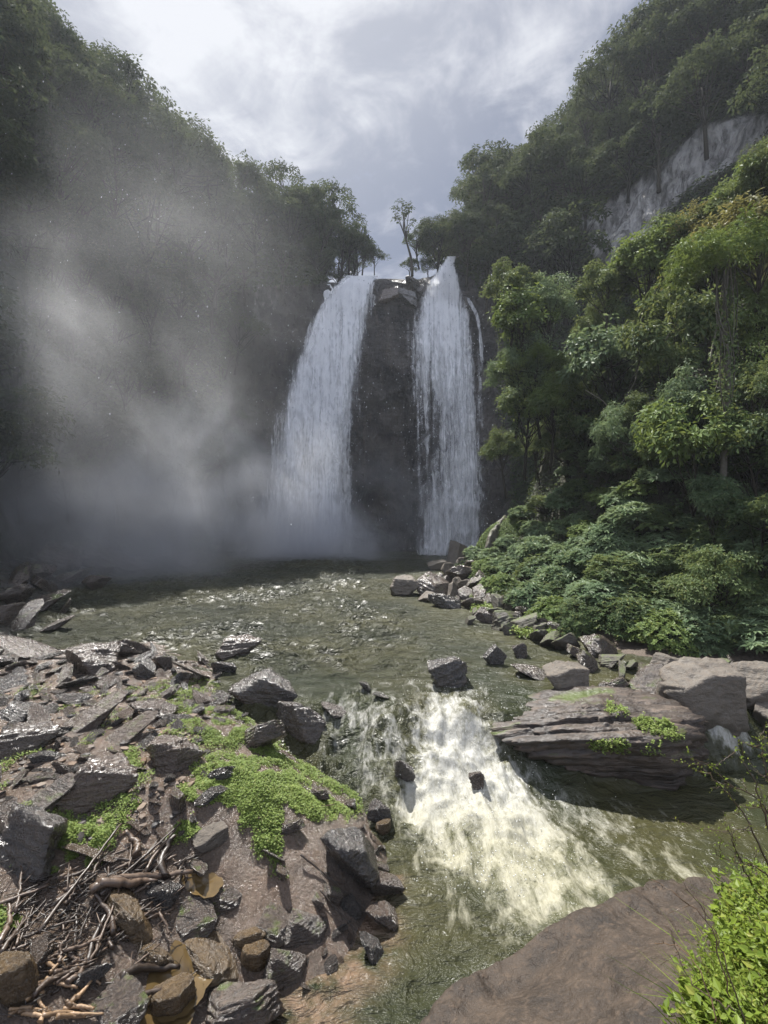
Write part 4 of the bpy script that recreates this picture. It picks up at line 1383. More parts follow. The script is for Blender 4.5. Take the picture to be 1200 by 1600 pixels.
def cov_test(P):
    u, v = project(P)
    rnd = fbm(P, 0.16, 3, 0.5, 88)
    ok = (P[:, 1] > 10) & (u > -200) & (u < 1380) & (v > -240) & (v < 880)
    falls_ = inside([(372, 452), (480, 446), (600, 424), (700, 416), (745, 440), (778, 480), (800, 560), (800, 900), (330, 900), (350, 560)], u, v)
    lw = (P[:, 0] < -15) & (P[:, 2] < 9) & (rnd < 0.15)
    return ok & ~falls_ & ~(inside(pale_poly, u, v) & (P[:, 0] > 15) & (rnd < 0.45)) & ~lw


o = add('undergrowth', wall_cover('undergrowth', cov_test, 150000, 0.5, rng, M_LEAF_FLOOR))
kind(o, 'stuff', 'dark green undergrowth covering the steep gorge walls between the trees')

# ---- near right slope
hz = hill_z


def hill_hit(u, v):
    return ray_hit(u, v, lambda x, y: np.where(x > 2.1, hz(x, y), -9), 8, 70, 1600)


def hill_cover(n, L, rng):
    x = rng.uniform(4, 40, n * 2); y = rng.uniform(11, 55, n * 2)
    dd = x - shore_x(y)
    k = (dd > 1.2) & (hz(x, y) > 0.4)
    x, y = x[k][:n], y[k][:n]
    P = xyz(x, y, hz(x, y))
    n = len(P)
    e = 0.15
    gxn = (hz(x + e, y) - hz(x - e, y)) / (2 * e); gyn = (hz(x, y + e) - hz(x, y - e)) / (2 * e)
    Nn = norm(np.stack((-gxn, -gyn, np.ones(n)), -1))
    P = P + Nn * (0.1 + 0.5 * np.maximum(0, fbm(P, 0.8, 3, 0.5, 57)) + rng.random(n) * 0.2)[:, None]
    g = Geo()
    g.leaves(P, norm(Nn * 0.5 + UP * 0.6 + rdir(n, rng) * 0.6), rdir(n, rng) - UP * 0.4, L * rng.uniform(0.5, 1.3, n), L * 0.5 * rng.uniform(0.6, 1.2, n))
    return g.build('undergrowth', [M_LEAF_FLOOR], False)


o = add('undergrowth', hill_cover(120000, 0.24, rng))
kind(o, 'stuff', 'dark low undergrowth under the trees of the near right slope')


def rosette_bush(seed, R_, H, n_ros, L, rng=None, leaves_per=8, mat=None, aspect=0.34):
    """a shrub whose twigs each end in a whorl of long leaves"""
    rng = np.random.default_rng(seed)
    g = Geo()
    D = rdir(n_ros, rng); D[:, 2] = np.abs(D[:, 2]) * 0.9 + 0.02; D = norm(D)
    lob = 1 + 0.28 * fbm(D, 1.8, 3, 0.5, seed)
    C = D * (rng.uniform(0.6, 1.0, n_ros) ** 0.5 * lob)[:, None] * np.array((R_, R_, H))
    ax = norm(D * 0.5 + UP * 0.8 + rdir(n_ros, rng) * 0.35)
    for k in range(leaves_per):
        th = 2 * math.pi * k / leaves_per + rng.uniform(-.3, .3, n_ros)
        A = norm(np.cross(ax, (0.3, 0.2, 0.9))); Bv = np.cross(ax, A)
        rad_ = A * np.cos(th)[:, None] + Bv * np.sin(th)[:, None]
        el = rng.uniform(0.05, 0.55, n_ros)[:, None]
        T = rad_ * (1 - el) + ax * el
        Nl = ax * (1 - el) - rad_ * el * 0.6 + rdir(n_ros, rng) * 0.12
        g.leaves(C + rad_ * 0.01, Nl, T, L * rng.uniform(0.7, 1.2, n_ros), L * aspect * rng.uniform(0.8, 1.2, n_ros))
    st = Geo()
    for c in C[:: max(1, n_ros // 45)]:
        q = np.linspace(0, 1, 5)[:, None]
        st.tube((1 - q) ** 2 * np.array((0, 0, -0.5)) + 2 * q * (1 - q) * np.array((c[0] * 0.4, c[1] * 0.4, c[2] * 0.7)) + q ** 2 * c, np.linspace(0.035, 0.012, 5), 4)
    return g.build('foliage', [mat or M_LEAF_PALE], False), st.build('stem', [M_BARK])


def fern_mesh(seed, n_fr=14, Lf=1.3, mat=None):
    rng = np.random.default_rng(seed)
    g = Geo()
    for k in range(n_fr):
        th = 2 * math.pi * k / n_fr + rng.uniform(-.25, .25)
        L = Lf * rng.uniform(0.75, 1.15)
        rise = rng.uniform(0.5, 0.95)
        q = np.linspace(0.05, 1, 26)
        rr_ = L * q; zz_ = L * (rise * q - (rise + 0.15) * q ** 2.1 * 0.95)
        h_ = np.array((math.cos(th), math.sin(th), 0)); side = np.array((-math.sin(th), math.cos(th), 0))
        P = h_ * rr_[:, None] * 0.9 + UP * zz_[:, None]
        T = norm(np.gradient(P, axis=0)); Nf = norm(np.cross(side, T)); Nf = Nf * np.sign(Nf[:, 2:3] + 1e-6)
        wd = 0.26 * L * np.sin(np.pi * np.clip(q * 0.92 + 0.08, 0, 1)) ** 0.8
        for sg in (-1, 1):
            g.leaves(P, Nf, side * sg + T * 0.45 - UP * 0.15, wd, wd * 0.15 + 0.01)
        g.tube(P, np.linspace(0.012, 0.004, len(P)), 3)
    return g.build('fronds', [mat or M_LEAF_NEAR], False)


BUSH = [rosette_bush(900 + i, 1.2, 0.95, 230, 0.27, mat=M_LEAF_PALE) for i in range(4)]
BUSH += [rosette_bush(910 + i, 1.1, 1.0, 420, 0.15, mat=M_LEAF_NEAR) for i in range(3)]
BUSH += [rosette_bush(920 + i, 1.1, 0.9, 420, 0.14, mat=M_LEAF_BRIGHT if i else M_LEAF_PALE, aspect=0.5) for i in range(2)]
FERN = [fern_mesh(930 + i) for i in range(3)]
NT_Y = [variant(x, M_LEAF_YEL) for x in NEAR_T[:3]]
NT_B = [variant(x, M_LEAF_BRIGHT) for x in NEAR_T[3:7]]
NT_P = [variant(x, M_LEAF_PALE) for x in NEAR_T[1:5]]


def slope_tree(u, v, wpx, tm, label, lift=0.55, group=None, name='slope_tree', zs=1.0):
    """a tree whose crown centre is seen at (u, v), about wpx wide"""
    hgt = hill_hit(u, min(v + wpx * 0.45, 1020))
    Yc = hgt[1] - 0.8
    s = wpx / FPX * Yc / (2 * 2.75)
    c = px(u, v, Yc)
    base = c - np.array((0, 0, 4.4 * s * zs))
    zs = zs * random.uniform(0.8, 1.35)
    base = c - np.array((0, 0, 4.4 * s * zs))
    return plant_tree(name, tm, base, s, random.uniform(0, 6.28), label, 'tree', group, zs=zs, lean=0.14)


def plant_bush(name, bm_, loc, s, label, group=None, cat='shrub', zs=1.0):
    e = bpy.data.objects.new(name, None); COL.objects.link(e)
    e.location = [float(q) for q in loc]; e.scale = (s, s, s * zs); e.rotation_euler = (random.uniform(-.2, .2), random.uniform(-.2, .2), random.uniform(0, 6.28))
    tag(e, label, cat, group)
    add('foliage', bm_[0], e); add('stem', bm_[1], e)
    return e


for u, v, wpx, tm, lab in [
    (905, 375, 90, NT_Y[0], 'yellowish tree standing highest of the near right slope, against the grey scarp'),
    (835, 425, 100, NT_Y[1], 'olive yellow tree at the upper left corner of the near right slope'),
    (880, 490, 130, NT_B[0], 'bright green tree below the olive yellow tree'),
    (935, 440, 110, NT_P[0], 'grey green tree right of the bright green tree'),
    (1000, 425, 100, NEAR_T[0], 'mid green tree under the lower end of the grey scarp'),
    (1010, 480, 120, NT_B[1], 'light green tree in the middle of the upper near slope'),
    (1060, 380, 120, NEAR_T[1], 'dense green tree directly below the grey scarp'),
    (1070, 470, 110, NT_B[2], 'fresh green tree left of the trunk hung with lianas'),
    (1185, 395, 130, NT_B[0], 'broad bright crown at the right edge above the lianas'),
    (1130, 440, 120, NT_Y[2], 'olive crown over the trunk hung with lianas'),
    (1190, 500, 110, NT_B[1], 'light green tree at the right edge beside the hanging lianas'),
    (950, 520, 110, NEAR_T[4], 'shaded tree between the bright green tree and the arching pale tree'),
    (1040, 560, 110, NEAR_T[5], 'dark green tree behind the lianas in the middle of the slope'),
    (960, 590, 120, NT_P[1], 'pale tree arching out over the shaded hollow'),
    (880, 610, 100, NEAR_T[6], 'dark tree left of the arching pale tree'),
    (850, 540, 90, NEAR_T[1], 'dark tree right of the vine curtain'),
    (1050, 640, 100, NT_P[2], 'grey leaved tree below the dark green tree in the hollow'),
    (1085, 720, 130, NT_B[2], 'feathery light green tree at the foot of the lianas'),
    (1175, 610, 110, NEAR_T[0], 'dark tree at the right edge, behind the liana trunk'),
    (1180, 720, 110, NEAR_T[2], 'shadowy tree at the right edge below the liana trunk'),
    (1190, 830, 120, NEAR_T[4], 'dark shaded tree at the right edge above the boulders'),
    (850, 690, 80, NEAR_T[3], 'dark leafy tree at the shady cliff corner beside the narrower waterfall'),
    (915, 680, 90, NEAR_T[5], 'dark tree above the pale shrubs near the cliff corner'),
    (985, 700, 100, NT_P[0], 'grey green tree above the pale shrubs in the middle'),
    (1120, 800, 110, NT_P[3], 'pale tree in the shrubs below the feathery tree'),
    (1130, 900, 120, NEAR_T[6], 'deep green tree over the dark bank behind the boulders'),
]:
    slope_tree(u, v, wpx * 1.12, tm, lab)
for i, (u, v, wpx, Yd, k, lab) in enumerate([
    (800, 445, 95, 32, 0, 'grey green tree at the outer corner of the near right slope beside the vine curtain'), (812, 520, 90, 31.5, 2, 'leafy tree midway down the outer corner beside the narrower waterfall'),
    (806, 590, 85, 31.5, 1, 'drooping tree low on the outer corner beside the narrower waterfall'), (822, 650, 90, 31, 5, 'dark leafy tree at the foot of the outer corner'),
    (842, 585, 90, 30.5, 4, 'feathery tree behind the drooping tree of the outer corner'), (856, 470, 100, 31, 6, 'broad leaved tree above the feathery tree of the outer corner'),
    (790, 700, 70, 33, 3, 'small dark tree above the mossy mound'), (860, 640, 90, 30, 7, 'pale tree in the hollow above the mossy mound')]):
    s_ = wpx / FPX * Yd / 5.0
    c_ = px(u, v, Yd)
    mt_ = [NEAR_T[k], variant(NEAR_T[k], M_LEAF_BRIGHT), variant(NEAR_T[k], M_LEAF_PALE)][i % 3]
    plant_tree('slope_tree', mt_, c_ - np.array((0, 0, 4.4 * s_)), s_, i * 1.1, lab, lean=0.1)
for i, (u, v, wpx, Yd, k, lab) in enumerate([
    (948, 392, 95, 30, 0, 'tree under the lower tip of the grey scarp'), (1003, 392, 105, 29, 2, 'broad leaved tree right under the grey scarp'),
    (1050, 345, 110, 28, 4, 'feathery tree standing against the middle of the grey scarp'), (1092, 318, 105, 27, 6, 'tall green tree against the upper part of the grey scarp'),
    (1135, 288, 110, 26, 3, 'dense rim tree in front of the upper scarp'), (1172, 268, 100, 25, 8, 'broad leaved rim tree near the right edge in front of the scarp'),
    (1210, 240, 110, 24, 1, 'drooping rim tree cut by the right edge'), (1180, 345, 120, 23, 5, 'large green tree below the rim at the right edge'),
    (1108, 385, 115, 25, 7, 'green tree above the liana trunk, left of the large tree at the right edge')]):
    s_ = wpx / FPX * Yd / 5.0
    mt_ = [NEAR_T[k], variant(NEAR_T[k], M_LEAF_BRIGHT), NEAR_T[k], variant(NEAR_T[k], M_LEAF_YEL)][i % 4]
    plant_tree('slope_tree', mt_, px(u, v + 48, Yd) - np.array((0, 0, 4.4 * s_)), s_, i * 1.7, lab, lean=0.1)
rng = np.random.default_rng(29)
for k in range(34):
    for _ in range(60):
        u, v = rng.uniform(800, 1260), rng.uniform(270, 720)
        if v > np.interp(u, [790, 850, 950, 1050, 1130, 1200, 1300], [440, 420, 380, 360, 310, 270, 220]) + 30 and not (1060 < u < 1200 and 440 < v):
            break
    slope_tree(u, v, rng.uniform(70, 120), [NEAR_T, NT_B, NT_P][int(rng.choice([0, 1, 2], p=[.6, .25, .15]))][int(rng.integers(0, 4))], 'mid green filler tree crowding between the larger trees of the near right slope'.replace('filler ', ''), group='smaller trees of the near right slope')

# shrubs covering the lower right slope
nb = 0
spots = []
while nb < 125:
    u, v = rng.uniform(752, 1240), rng.uniform(700, 1020)
    top = np.interp(u, [740, 800, 840, 900, 1000, 1250], [870, 800, 790, 700, 690, 690])
    bot = np.interp(u, [740, 760, 800, 880, 1000, 1100, 1250], [880, 915, 945, 985, 1010, 1025, 1035])
    if not (top + 12 < v < bot - 12):
        continue
    h = hill_hit(u, v)
    if any((h[0] - q[0]) ** 2 + (h[1] - q[1]) ** 2 < (0.95 if h[1] > 24 else 0.8) ** 2 for q in spots):
        if rng.random() < 0.93:
            continue
    spots.append(h)
    nb += 1
    dark = u > 1050 or v > 960
    kidx = int(rng.choice(range(9), p=[.16, .16, .14, .14, .08, .08, .08, .08, .08])) if not dark else int(rng.choice([4, 5, 6, 7, 8, 0]))
    if v < 790:
        lab, grp = 'pale leafy shrub on the upper part of the shrubby right slope', 'shrubs on the upper part of the shrubby right slope'
    elif u < 860:
        lab, grp = 'pale leafy shrub beside the mossy mound near the narrower waterfall', 'shrubs beside the mossy mound'
    elif u < 1040:
        lab, grp = 'sunlit whorled shrub in the middle of the right slope above the pool', 'shrubs in the middle of the right slope'
    else:
        lab, grp = 'dark shrub in the shade behind the boulders on the right', 'dark shrubs behind the right boulders'
    if rng.random() < 0.10:
        e = add('fern', FERN[int(rng.integers(3))], None, h + np.array((0, -0.5, 0.5)), rng.uniform(0, 6), rng.uniform(0.5, 0.8))
        tag(e, 'arching fern growing among the shrubs of the right slope', 'fern', 'ferns among the shrubs of the right slope')
    else:
        plant_bush('shrub', BUSH[kidx], h + np.array((-0.2, -0.3, -0.15)), rng.uniform(0.75, 1.25), lab, grp, zs=rng.uniform(0.8, 1.15))
for u, v, s, k, lab in [(1085, 980, 1.0, 7, 'pale flat-topped shrub over the dark bank behind the boulders'), (905, 955, 0.95, 5, 'round green shrub spilling over the rocks of the right shore'), (960, 900, 1.25, 5, 'yellowish leafy shrub in the centre of the right slope'),
                        (1190, 960, 1.1, 7, 'pale shrub at the right edge behind the boulders')]:
    h = hill_hit(u, v + 10)
    plant_bush('shrub', BUSH[k], h + np.array((-0.1, -0.6, 0.0)), s, lab)

# mossy mound by the narrower waterfall
h = px(790, 850, 36)
P, F = unit_rock(641, sub=5, planes=12, rough=0.10, sharp=0.6)
mm = mesh('mound', P * np.array((2.35, 2.0, 3.0)), F, True, [M_ROCK_MOSSY])
o = add('mossy_mound', mm, None, (h[0] + 0.3, h[1] + 0.6, 1.5), rot=(0, 0.42, 0))
tag(o, 'smooth moss-green mound of rock at the foot of the narrower waterfall', 'mossy rock')
g = Geo()
n = 20000
D = rdir(n, rng); D[:, 2] = np.abs(D[:, 2]); D = norm(D)
Pm = D * np.array((2.42, 2.1, 3.06)) * (0.99 + rng.random(n)[:, None] * 0.06)
g.leaves(Pm, D + rdir(n, rng) * 0.4, rdir(n, rng) - UP * 0.4, 0.15 * rng.uniform(0.5, 1.3, n), 0.10)
mo = add('moss', g.build('moss', [M_LEAF_BRIGHT], False), o)
mo['kind'] = 'stuff'

# hanging vine curtain and lianas
def vine_curtain(seed, n_str, width, length, mat, L=0.16):
    rng = np.random.default_rng(seed)
    g = Geo(); st = Geo()
    for k in range(n_str):
        x0, y0 = rng.normal(0, width / 3), rng.normal(0, 0.35)
        ln = length * rng.uniform(0.25, 1.0)
        q = np.linspace(0, 1, 14)
        pts = np.stack((x0 + np.sin(q * 5 + k) * 0.10, y0 + np.cos(q * 4 + k) * 0.1 - 0.3 * np.sin(q * 3.1), -q * ln), -1)
        st.tube(pts, 0.012, 3)
        n = int(ln * 38)
        tq = rng.random(n)
        Pq = np.stack([np.interp(tq, q, pts[:, c]) for c in range(3)], -1) + rng.normal(0, 0.09, (n, 3))
        g.leaves(Pq, np.array((0, -0.8, 0.5)) + rdir(n, rng) * 0.7, rdir(n, rng) * 0.7 - UP * 0.9, L * rng.uniform(0.6, 1.3, n), L * 0.6)
    return g.build('leaves', [mat], False), st.build('vine_stem', [M_BARK])


for u, v, Yd, wd, ln, sd, mat, lab in [
    (806, 470, 31.5, 2.0, 9.5, 1, M_LEAF_NEAR, 'long curtain of leafy vines hanging at the left corner of the near right slope'),
    (838, 520, 31.0, 1.6, 6.0, 2, M_LEAF_PALE, 'shorter vine curtain hanging right of the long leafy curtain'),
    (1172, 540, 21.5, 1.2, 4.5, 3, M_LEAF_BRIGHT, 'vine curtain hanging from the crown at the right edge'),
    (950, 540, 28.5, 1.6, 4.0, 4, M_LEAF_NEAR, 'vine curtain hanging behind the arching pale tree')]:
    e = bpy.data.objects.new('vine_curtain', None); COL.objects.link(e); e.location = px(u, v, Yd)
    tag(e, lab, 'vine')
    a, b_ = vine_curtain(sd, 15, wd, ln, mat, 0.13)
    add('leaves', a, e); add('vine_stem', b_, e)

e = bpy.data.objects.new('liana_tree', None); COL.objects.link(e)
base = px(1130, 700, 19.0); top = px(1128, 430, 19.0)
e.location = base
tag(e, 'tall straight tree trunk wrapped in pale hanging lianas near the right edge', 'tree')
g = Geo()
q = np.linspace(0, 1, 16)[:, None]
ht = top[2] - base[2]
g.tube(np.concatenate((0.10 * np.sin(q * 5) + 0.25 * q * q, 0.08 * np.sin(q * 9), q * (ht + 1.8) - 1.8), 1), np.linspace(0.13, 0.08, 16), 8)
add('trunk', g.build('trunk', [M_BARK_PALE]), e)
for k in range(16):
    g = Geo()
    th = rng.uniform(0, 6.28); rr_ = rng.uniform(0.12, 0.42)
    ln = rng.uniform(0.35, 0.95) * ht
    q = np.linspace(0, 1, 26)
    pts = np.stack((np.cos(th + q * 1.5) * rr_ + np.sin(q * rng.uniform(4, 9) + k) * 0.13 * q, np.sin(th + q * 1.5) * rr_ - 0.1, ht - rng.uniform(-0.3, 0.2) * ht * 0.5 - q * ln), -1)
    g.tube(pts, rng.uniform(0.012, 0.032), 5)
    add('liana', g.build('liana', [M_BARK_PALE]), e)
g = Geo()
n = 1300
q = rng.random(n)
Pq = np.stack((rng.normal(0, 0.22, n) + 0.3 * fbm(xyz(q * 6, 0, 0), 1.0, 2, 0.5, 9), rng.normal(-0.1, 0.2, n), q ** 1.4 * ht * 0.9), -1)
g.leaves(Pq, np.array((0, -0.6, 0.6)) + rdir(n, rng) * 0.7, rdir(n, rng) - UP * 0.6, 0.16 * rng.uniform(0.6, 1.3, n), 0.09)
add('leaves', g.build('leaves', [M_LEAF_NEAR], False), e)
add('crown', variant(NEAR_T[4], M_LEAF_BRIGHT)[0], e, (0.1, 0.1, ht + 0.3 - 4.4 * 0.72), 0.8, 0.72)

for pts_px, r_, lab in [
    ([(1168, 470), (1176, 520), (1170, 570), (1165, 640), (1160, 690)], 0.022, 'pale liana hanging just right of the wrapped trunk'),
    ([(1000, 560), (990, 600), (960, 640), (940, 625), (915, 610)], 0.025, 'pale bare branch bowing out of the shaded hollow'),
    ([(1030, 520), (1032, 580), (1026, 650), (1028, 700)], 0.018, 'thin straight liana hanging in the shaded hollow left of the wrapped trunk'),
    ([(995, 520), (1000, 560), (985, 600), (975, 640)], 0.03, 'pale crooked branch behind the arching pale tree')]:
    g = Geo()
    pp = catmull([px(a, b, 24.5 + 0.004 * (1200 - a)) for a, b in pts_px], 6)
    g.tube(pp, r_, 5)
    tag(add('liana', g.build('liana', [M_BARK_PALE])), lab, 'liana')

# ------------------------------------------------------------------ green ground plants on the left bank
def drop_px(u, v, n_it=14):
    Y = (CAMZ - 0.2) * FPX / (v - CV)
    for _ in range(n_it):
        x = (u - CU) / FPX * Y
        Y = 0.5 * Y + 0.5 * (CAMZ - bank_z(x, Y)) * FPX / (v - CV)
    x = (u - CU) / FPX * Y
    return xyz(x, Y, bank_z(x, Y))


MOSS_POLY = [
    ([(325, 1108), (410, 1100), (422, 1150), (452, 1165), (492, 1180), (505, 1222), (562, 1215), (570, 1262), (505, 1290), (440, 1300), (400, 1288), (320, 1292), (296, 1255), (280, 1228), (322, 1200), (402, 1192), (382, 1160), (322, 1166)], 9500, 0.0),
    ([(98, 1288), (175, 1280), (168, 1335), (85, 1370)], 1500, 0.1),
    ([(165, 1178), (210, 1172), (216, 1204), (178, 1208)], 500, 0.0),
    ([(255, 1112), (332, 1094), (322, 1130), (262, 1130)], 900, 0.1),
    ([(-10, 1385), (42, 1395), (34, 1440), (-10, 1455)], 500, 0.0),
    ([(195, 1262), (262, 1236), (325, 1270), (285, 1312), (215, 1312)], 1600, 0.15),
    ([(402, 1306), (434, 1306), (428, 1338), (404, 1334)], 380, 0.0),
    ([(428, 1335), (478, 1318), (490, 1345), (432, 1368)], 420, 0.1),
    ([(300, 1190), (380, 1165), (400, 1200), (330, 1215)], 600, 0.1),
    ([(0, 1065), (330, 1065), (330, 1300), (0, 1380)], 2600, 0.34),
    ([(250, 1060), (420, 1075), (430, 1110), (260, 1110)], 900, 0.15),
    ([(150, 1060), (330, 1075), (330, 1100), (160, 1090)], 700, 0.35),
]
rng = np.random.default_rng(404)
g = Geo()
for poly, n, thr in MOSS_POLY:
    us = [q[0] for q in poly]; vs = [q[1] for q in poly]
    u = rng.uniform(min(us) - 8, max(us) + 8, n * 3); v = rng.uniform(min(vs) - 8, max(vs) + 8, n * 3)
    k = inside(poly, u + rng.normal(0, 7, len(u)), v + rng.normal(0, 6, len(v)))
    P = drop_px(u[k], v[k])
    lump = fbm(P * (1, 1, 0), 1.9, 4, 0.55, 410)
    P, lump = P[lump > thr - 0.12][:n], lump[lump > thr - 0.12][:n]
    n2 = len(P)
    hgt = 0.015 + 0.13 * np.maximum(0, lump + 0.12)
    for q in range(7):
        th = rng.uniform(0, 6.28, n2)
        hr = rng.random(n2) ** 0.6
        off = np.stack((np.cos(th), np.sin(th), 0 * th), -1) * 0.022
        Nl = norm(UP * 0.9 + rdir(n2, rng) * 0.55)
        s = rng.uniform(0.020, 0.040, n2)
        g.leaves(P + off + UP * (hgt * hr)[:, None], Nl, off * 40 + rdir(n2, rng) * 0.5, s, s * 0.8, 0.08)
o = add('grass', g.build('grass', [M_MOSS], False))
kind(o, 'stuff', 'bright green low ground plants in patches between the wet rocks of the left bank')
# tufts on the slab rock
g = Geo()
dg = bpy.context.evaluated_depsgraph_get()
bpy.context.view_layer.update()
mw = np.array(mid_stream.matrix_world)
SP = slabP @ mw[:3, :3].T + mw[:3, 3]
su, sv_ = project(SP)
fa_ = SP[:, 1] < SP[:, 1].mean() + 0.4
for poly, n in (([(985, 1120), (1040, 1128), (1070, 1150), (1060, 1158), (1000, 1142)], 800), ([(920, 1160), (985, 1160), (982, 1176), (925, 1172)], 500), ([(1000, 1165), (1030, 1158), (1028, 1180), (1004, 1180)], 260), ([(950, 1095), (985, 1115), (975, 1125), (945, 1110)], 200)):
    idx = np.flatnonzero(inside(poly, su, sv_) & fa_)
    if len(idx) < 3:
        continue
    P = SP[rng.choice(idx, n)] + rng.normal(0, 0.035, (n, 3))
    for q in range(5):
        s = rng.uniform(0.03, 0.055, n)
        g.leaves(P + UP * rng.random(n)[:, None] * 0.06, norm(UP + rdir(n, rng) * 0.7), rdir(n, rng) + UP * 0.2, s, s * 0.75)
if g.V:
    o = add('moss', g.build('moss', [M_MOSS], False), mid_stream)
    o.matrix_parent_inverse = mid_stream.matrix_world.inverted()
    o['kind'] = 'stuff'

# moss cushions on the rubble spit
g = Geo()
for poly, n in (([(735, 925), (770, 900), (800, 930), (790, 965), (740, 955)], 2600), ([(800, 965), (870, 985), (860, 1000), (800, 985)], 900)):
    us = [q[0] for q in poly]; vs = [q[1] for q in poly]
    for _ in range(n):
        u, v = rng.uniform(min(us), max(us)), rng.uniform(min(vs), max(vs))
        if not inside(poly, u, v):
            continue
        Y = 3800 / (v - 800) * 0.955
        P = np.array([px(u, v, Y)])
        P = np.repeat(P, 4, 0) + rng.normal(0, 0.07, (4, 3))
        g.leaves(P, UP + rdir(4, rng) * 0.6, rdir(4, rng), 0.12, 0.09)
o = add('moss', g.build('moss', [M_MOSS], False))
kind(o, 'stuff', 'yellow green moss cushions over the stones of the rubble spit')


# ------------------------------------------------------------------ shallow ochre puddles in the mud
m, t = new_mat('puddle_water')
g = t.add('ShaderNodeNewGeometry')
n1 = t.noise(g.outputs['Position'], 5, 4, 0.6)
bmp = t.add('ShaderNodeBump', {'Strength': 0.25, 'Distance': 0.02, 'Height': t.noise(g.outputs['Position'], 14, 3, 0.5)})
finish(t, t.add('ShaderNodeBsdfPrincipled', {'Base Color': t.mix(n1, (0.045, 0.030, 0.013), (0.12, 0.080, 0.032)), 'Roughness': 0.06, 'Normal': bmp.outputs[0]}).outputs[0])
for u, v, a, b_ in ((282, 1545, 0.36, 0.45), (262, 1592, 0.3, 0.25), (318, 1385, 0.3, 0.2)):
    c0 = drop_px(np.array([float(u)]), np.array([float(v)]))[0]
    th = np.linspace(0, 2 * np.pi, 48, endpoint=False)
    rr = 1 + 0.35 * fbm(xyz(np.cos(th), np.sin(th), u), 1.6, 3, 0.55, 71)
    ring = np.linspace(0, 1, 10)[1:]
    Vp = [c0[:2]] + [c0[:2] + np.array((math.cos(a1) * a * k_ * r1, math.sin(a1) * b_ * k_ * r1)) for k_ in ring for a1, r1 in zip(th, rr)]
    Vp = np.array(Vp)
    zp = bank_z(Vp[:, 0], Vp[:, 1])
    zl = np.maximum(zp + 0.012, np.percentile(zp, 55) + 0.012)
    zl = zl * 0.8 + (zp + 0.014) * 0.2
    Vp = np.column_stack((Vp, zl))
    F3 = [(0, 1 + k_, 1 + (k_ + 1) % 48) for k_ in range(48)]
    F4 = [(1 + r_ * 48 + k_, 1 + (r_ + 1) * 48 + k_, 1 + (r_ + 1) * 48 + (k_ + 1) % 48, 1 + r_ * 48 + (k_ + 1) % 48) for r_ in range(8) for k_ in range(48)]
    o = add('puddle_water', mesh('puddle_water', Vp, [np.array(F3), np.array(F4)], True, [m]))
    kind(o, 'structure')

# ------------------------------------------------------------------ driftwood
def stick_mesh(seed, mat, forks=0, rr=0.03, bend=0.06, seg=7):
    rng = np.random.default_rng(seed)
    g = Geo()
    q = np.linspace(-0.5, 0.5, 14)
    pts = np.stack((q, bend * np.sin(q * rng.uniform(3, 7) + rng.uniform(0, 6)) + rng.normal(0, 0.006, 14), bend * 0.5 * np.sin(q * 6 + rng.uniform(0, 6))), -1)
    g.tube(pts, rr * np.linspace(1.0, 0.55, 14) * rng.uniform(0.85, 1.15, 14), seg)
    for k in range(forks):
        i = rng.integers(4, 11)
        d_ = norm(np.array((0.8, rng.choice((-1, 1)) * 0.7, 0.3)))
        g.tube([pts[i], pts[i] + d_ * 0.1, pts[i] + d_ * rng.uniform(0.16, 0.3) + np.array((0.03, 0, 0))], [rr * 0.5, rr * 0.38, rr * 0.2], 5)
    return g.build('stick', [mat])


STK = [stick_mesh(1000 + i, M_DRIFT, forks=i % 3, rr=0.018 + 0.005 * (i % 4), bend=0.008 + 0.008 * (i % 4)) for i in range(9)]
STKP = [stick_mesh(1020 + i, M_DRIFT_PALE, forks=0, rr=0.05 + 0.012 * (i % 3), bend=0.02) for i in range(5)]


def put_stick(u0, v0, u1, v1, me, label, group=None, lift=(0.05, 0.05), thick=None, name='driftwood_stick'):
    a = drop_px(np.array([u0]), np.array([v0]))[0] + UP * lift[0]
    b_ = drop_px(np.array([u1]), np.array([v1]))[0] + UP * lift[1]
    d_ = Vector(b_ - a)
    L = d_.length
    o = add(name, me, None, (a + b_) / 2, rot=d_.to_track_quat('X', 'Z').to_euler(), scale=(L, thick or L, thick or L))
    return tag(o, label, 'driftwood', group)


for u0, v0, u1, v1, k, th, lab in [
    (404, 1288, 522, 1266, 0, 0.9, 'thin dark branch lying across the bright moss'),
    (60, 1470, 190, 1300, 4, 1.5, 'longest pale stick pointing up from the driftwood pile to the black wedge slab'),
    (140, 1400, 300, 1372, 3, 1.7, 'thick grey stick lying level across the top of the driftwood pile'),
    (150, 1395, 250, 1378, 7, 1.9, 'second thick stick just under the level grey stick on the driftwood pile'),
    (255, 1385, 268, 1318, 3, 2.2, 'stubby weathered log standing in the mud below the moss'),
    (212, 1350, 200, 1310, 7, 1.9, 'short dark stump beside the black wedge slab'),
    (140, 1520, 190, 1390, 8, 1.2, 'slim pale stick leaning over the ochre boulder'),
    (185, 1540, 280, 1522, 3, 1.6, 'dark board-like stick lying beside the yellow puddle'),
    (215, 1575, 300, 1545, 6, 1.2, 'forked dark stick reaching over the yellow puddle'),
    (250, 1430, 262, 1475, 1, 1.0, 'short brown stick beside the ochre boulder'),
    (470, 1345, 545, 1410, 2, 0.6, 'thin twig bent over the mud by the big pitted boulder'),
    (500, 1400, 560, 1470, 5, 0.55, 'thin twig trailing toward the sandy shallows'),
    (180, 1545, 250, 1490, 4, 0.9, 'thin stick with a kink right of the ochre boulder'),
]:
    put_stick(u0, v0, u1, v1, STK[k], lab, None, (0.10, 0.12), th)
pile = [(10, 1410), (120, 1350), (190, 1335), (300, 1340), (270, 1420), (180, 1470), (90, 1560), (-10, 1580)]
k = 0
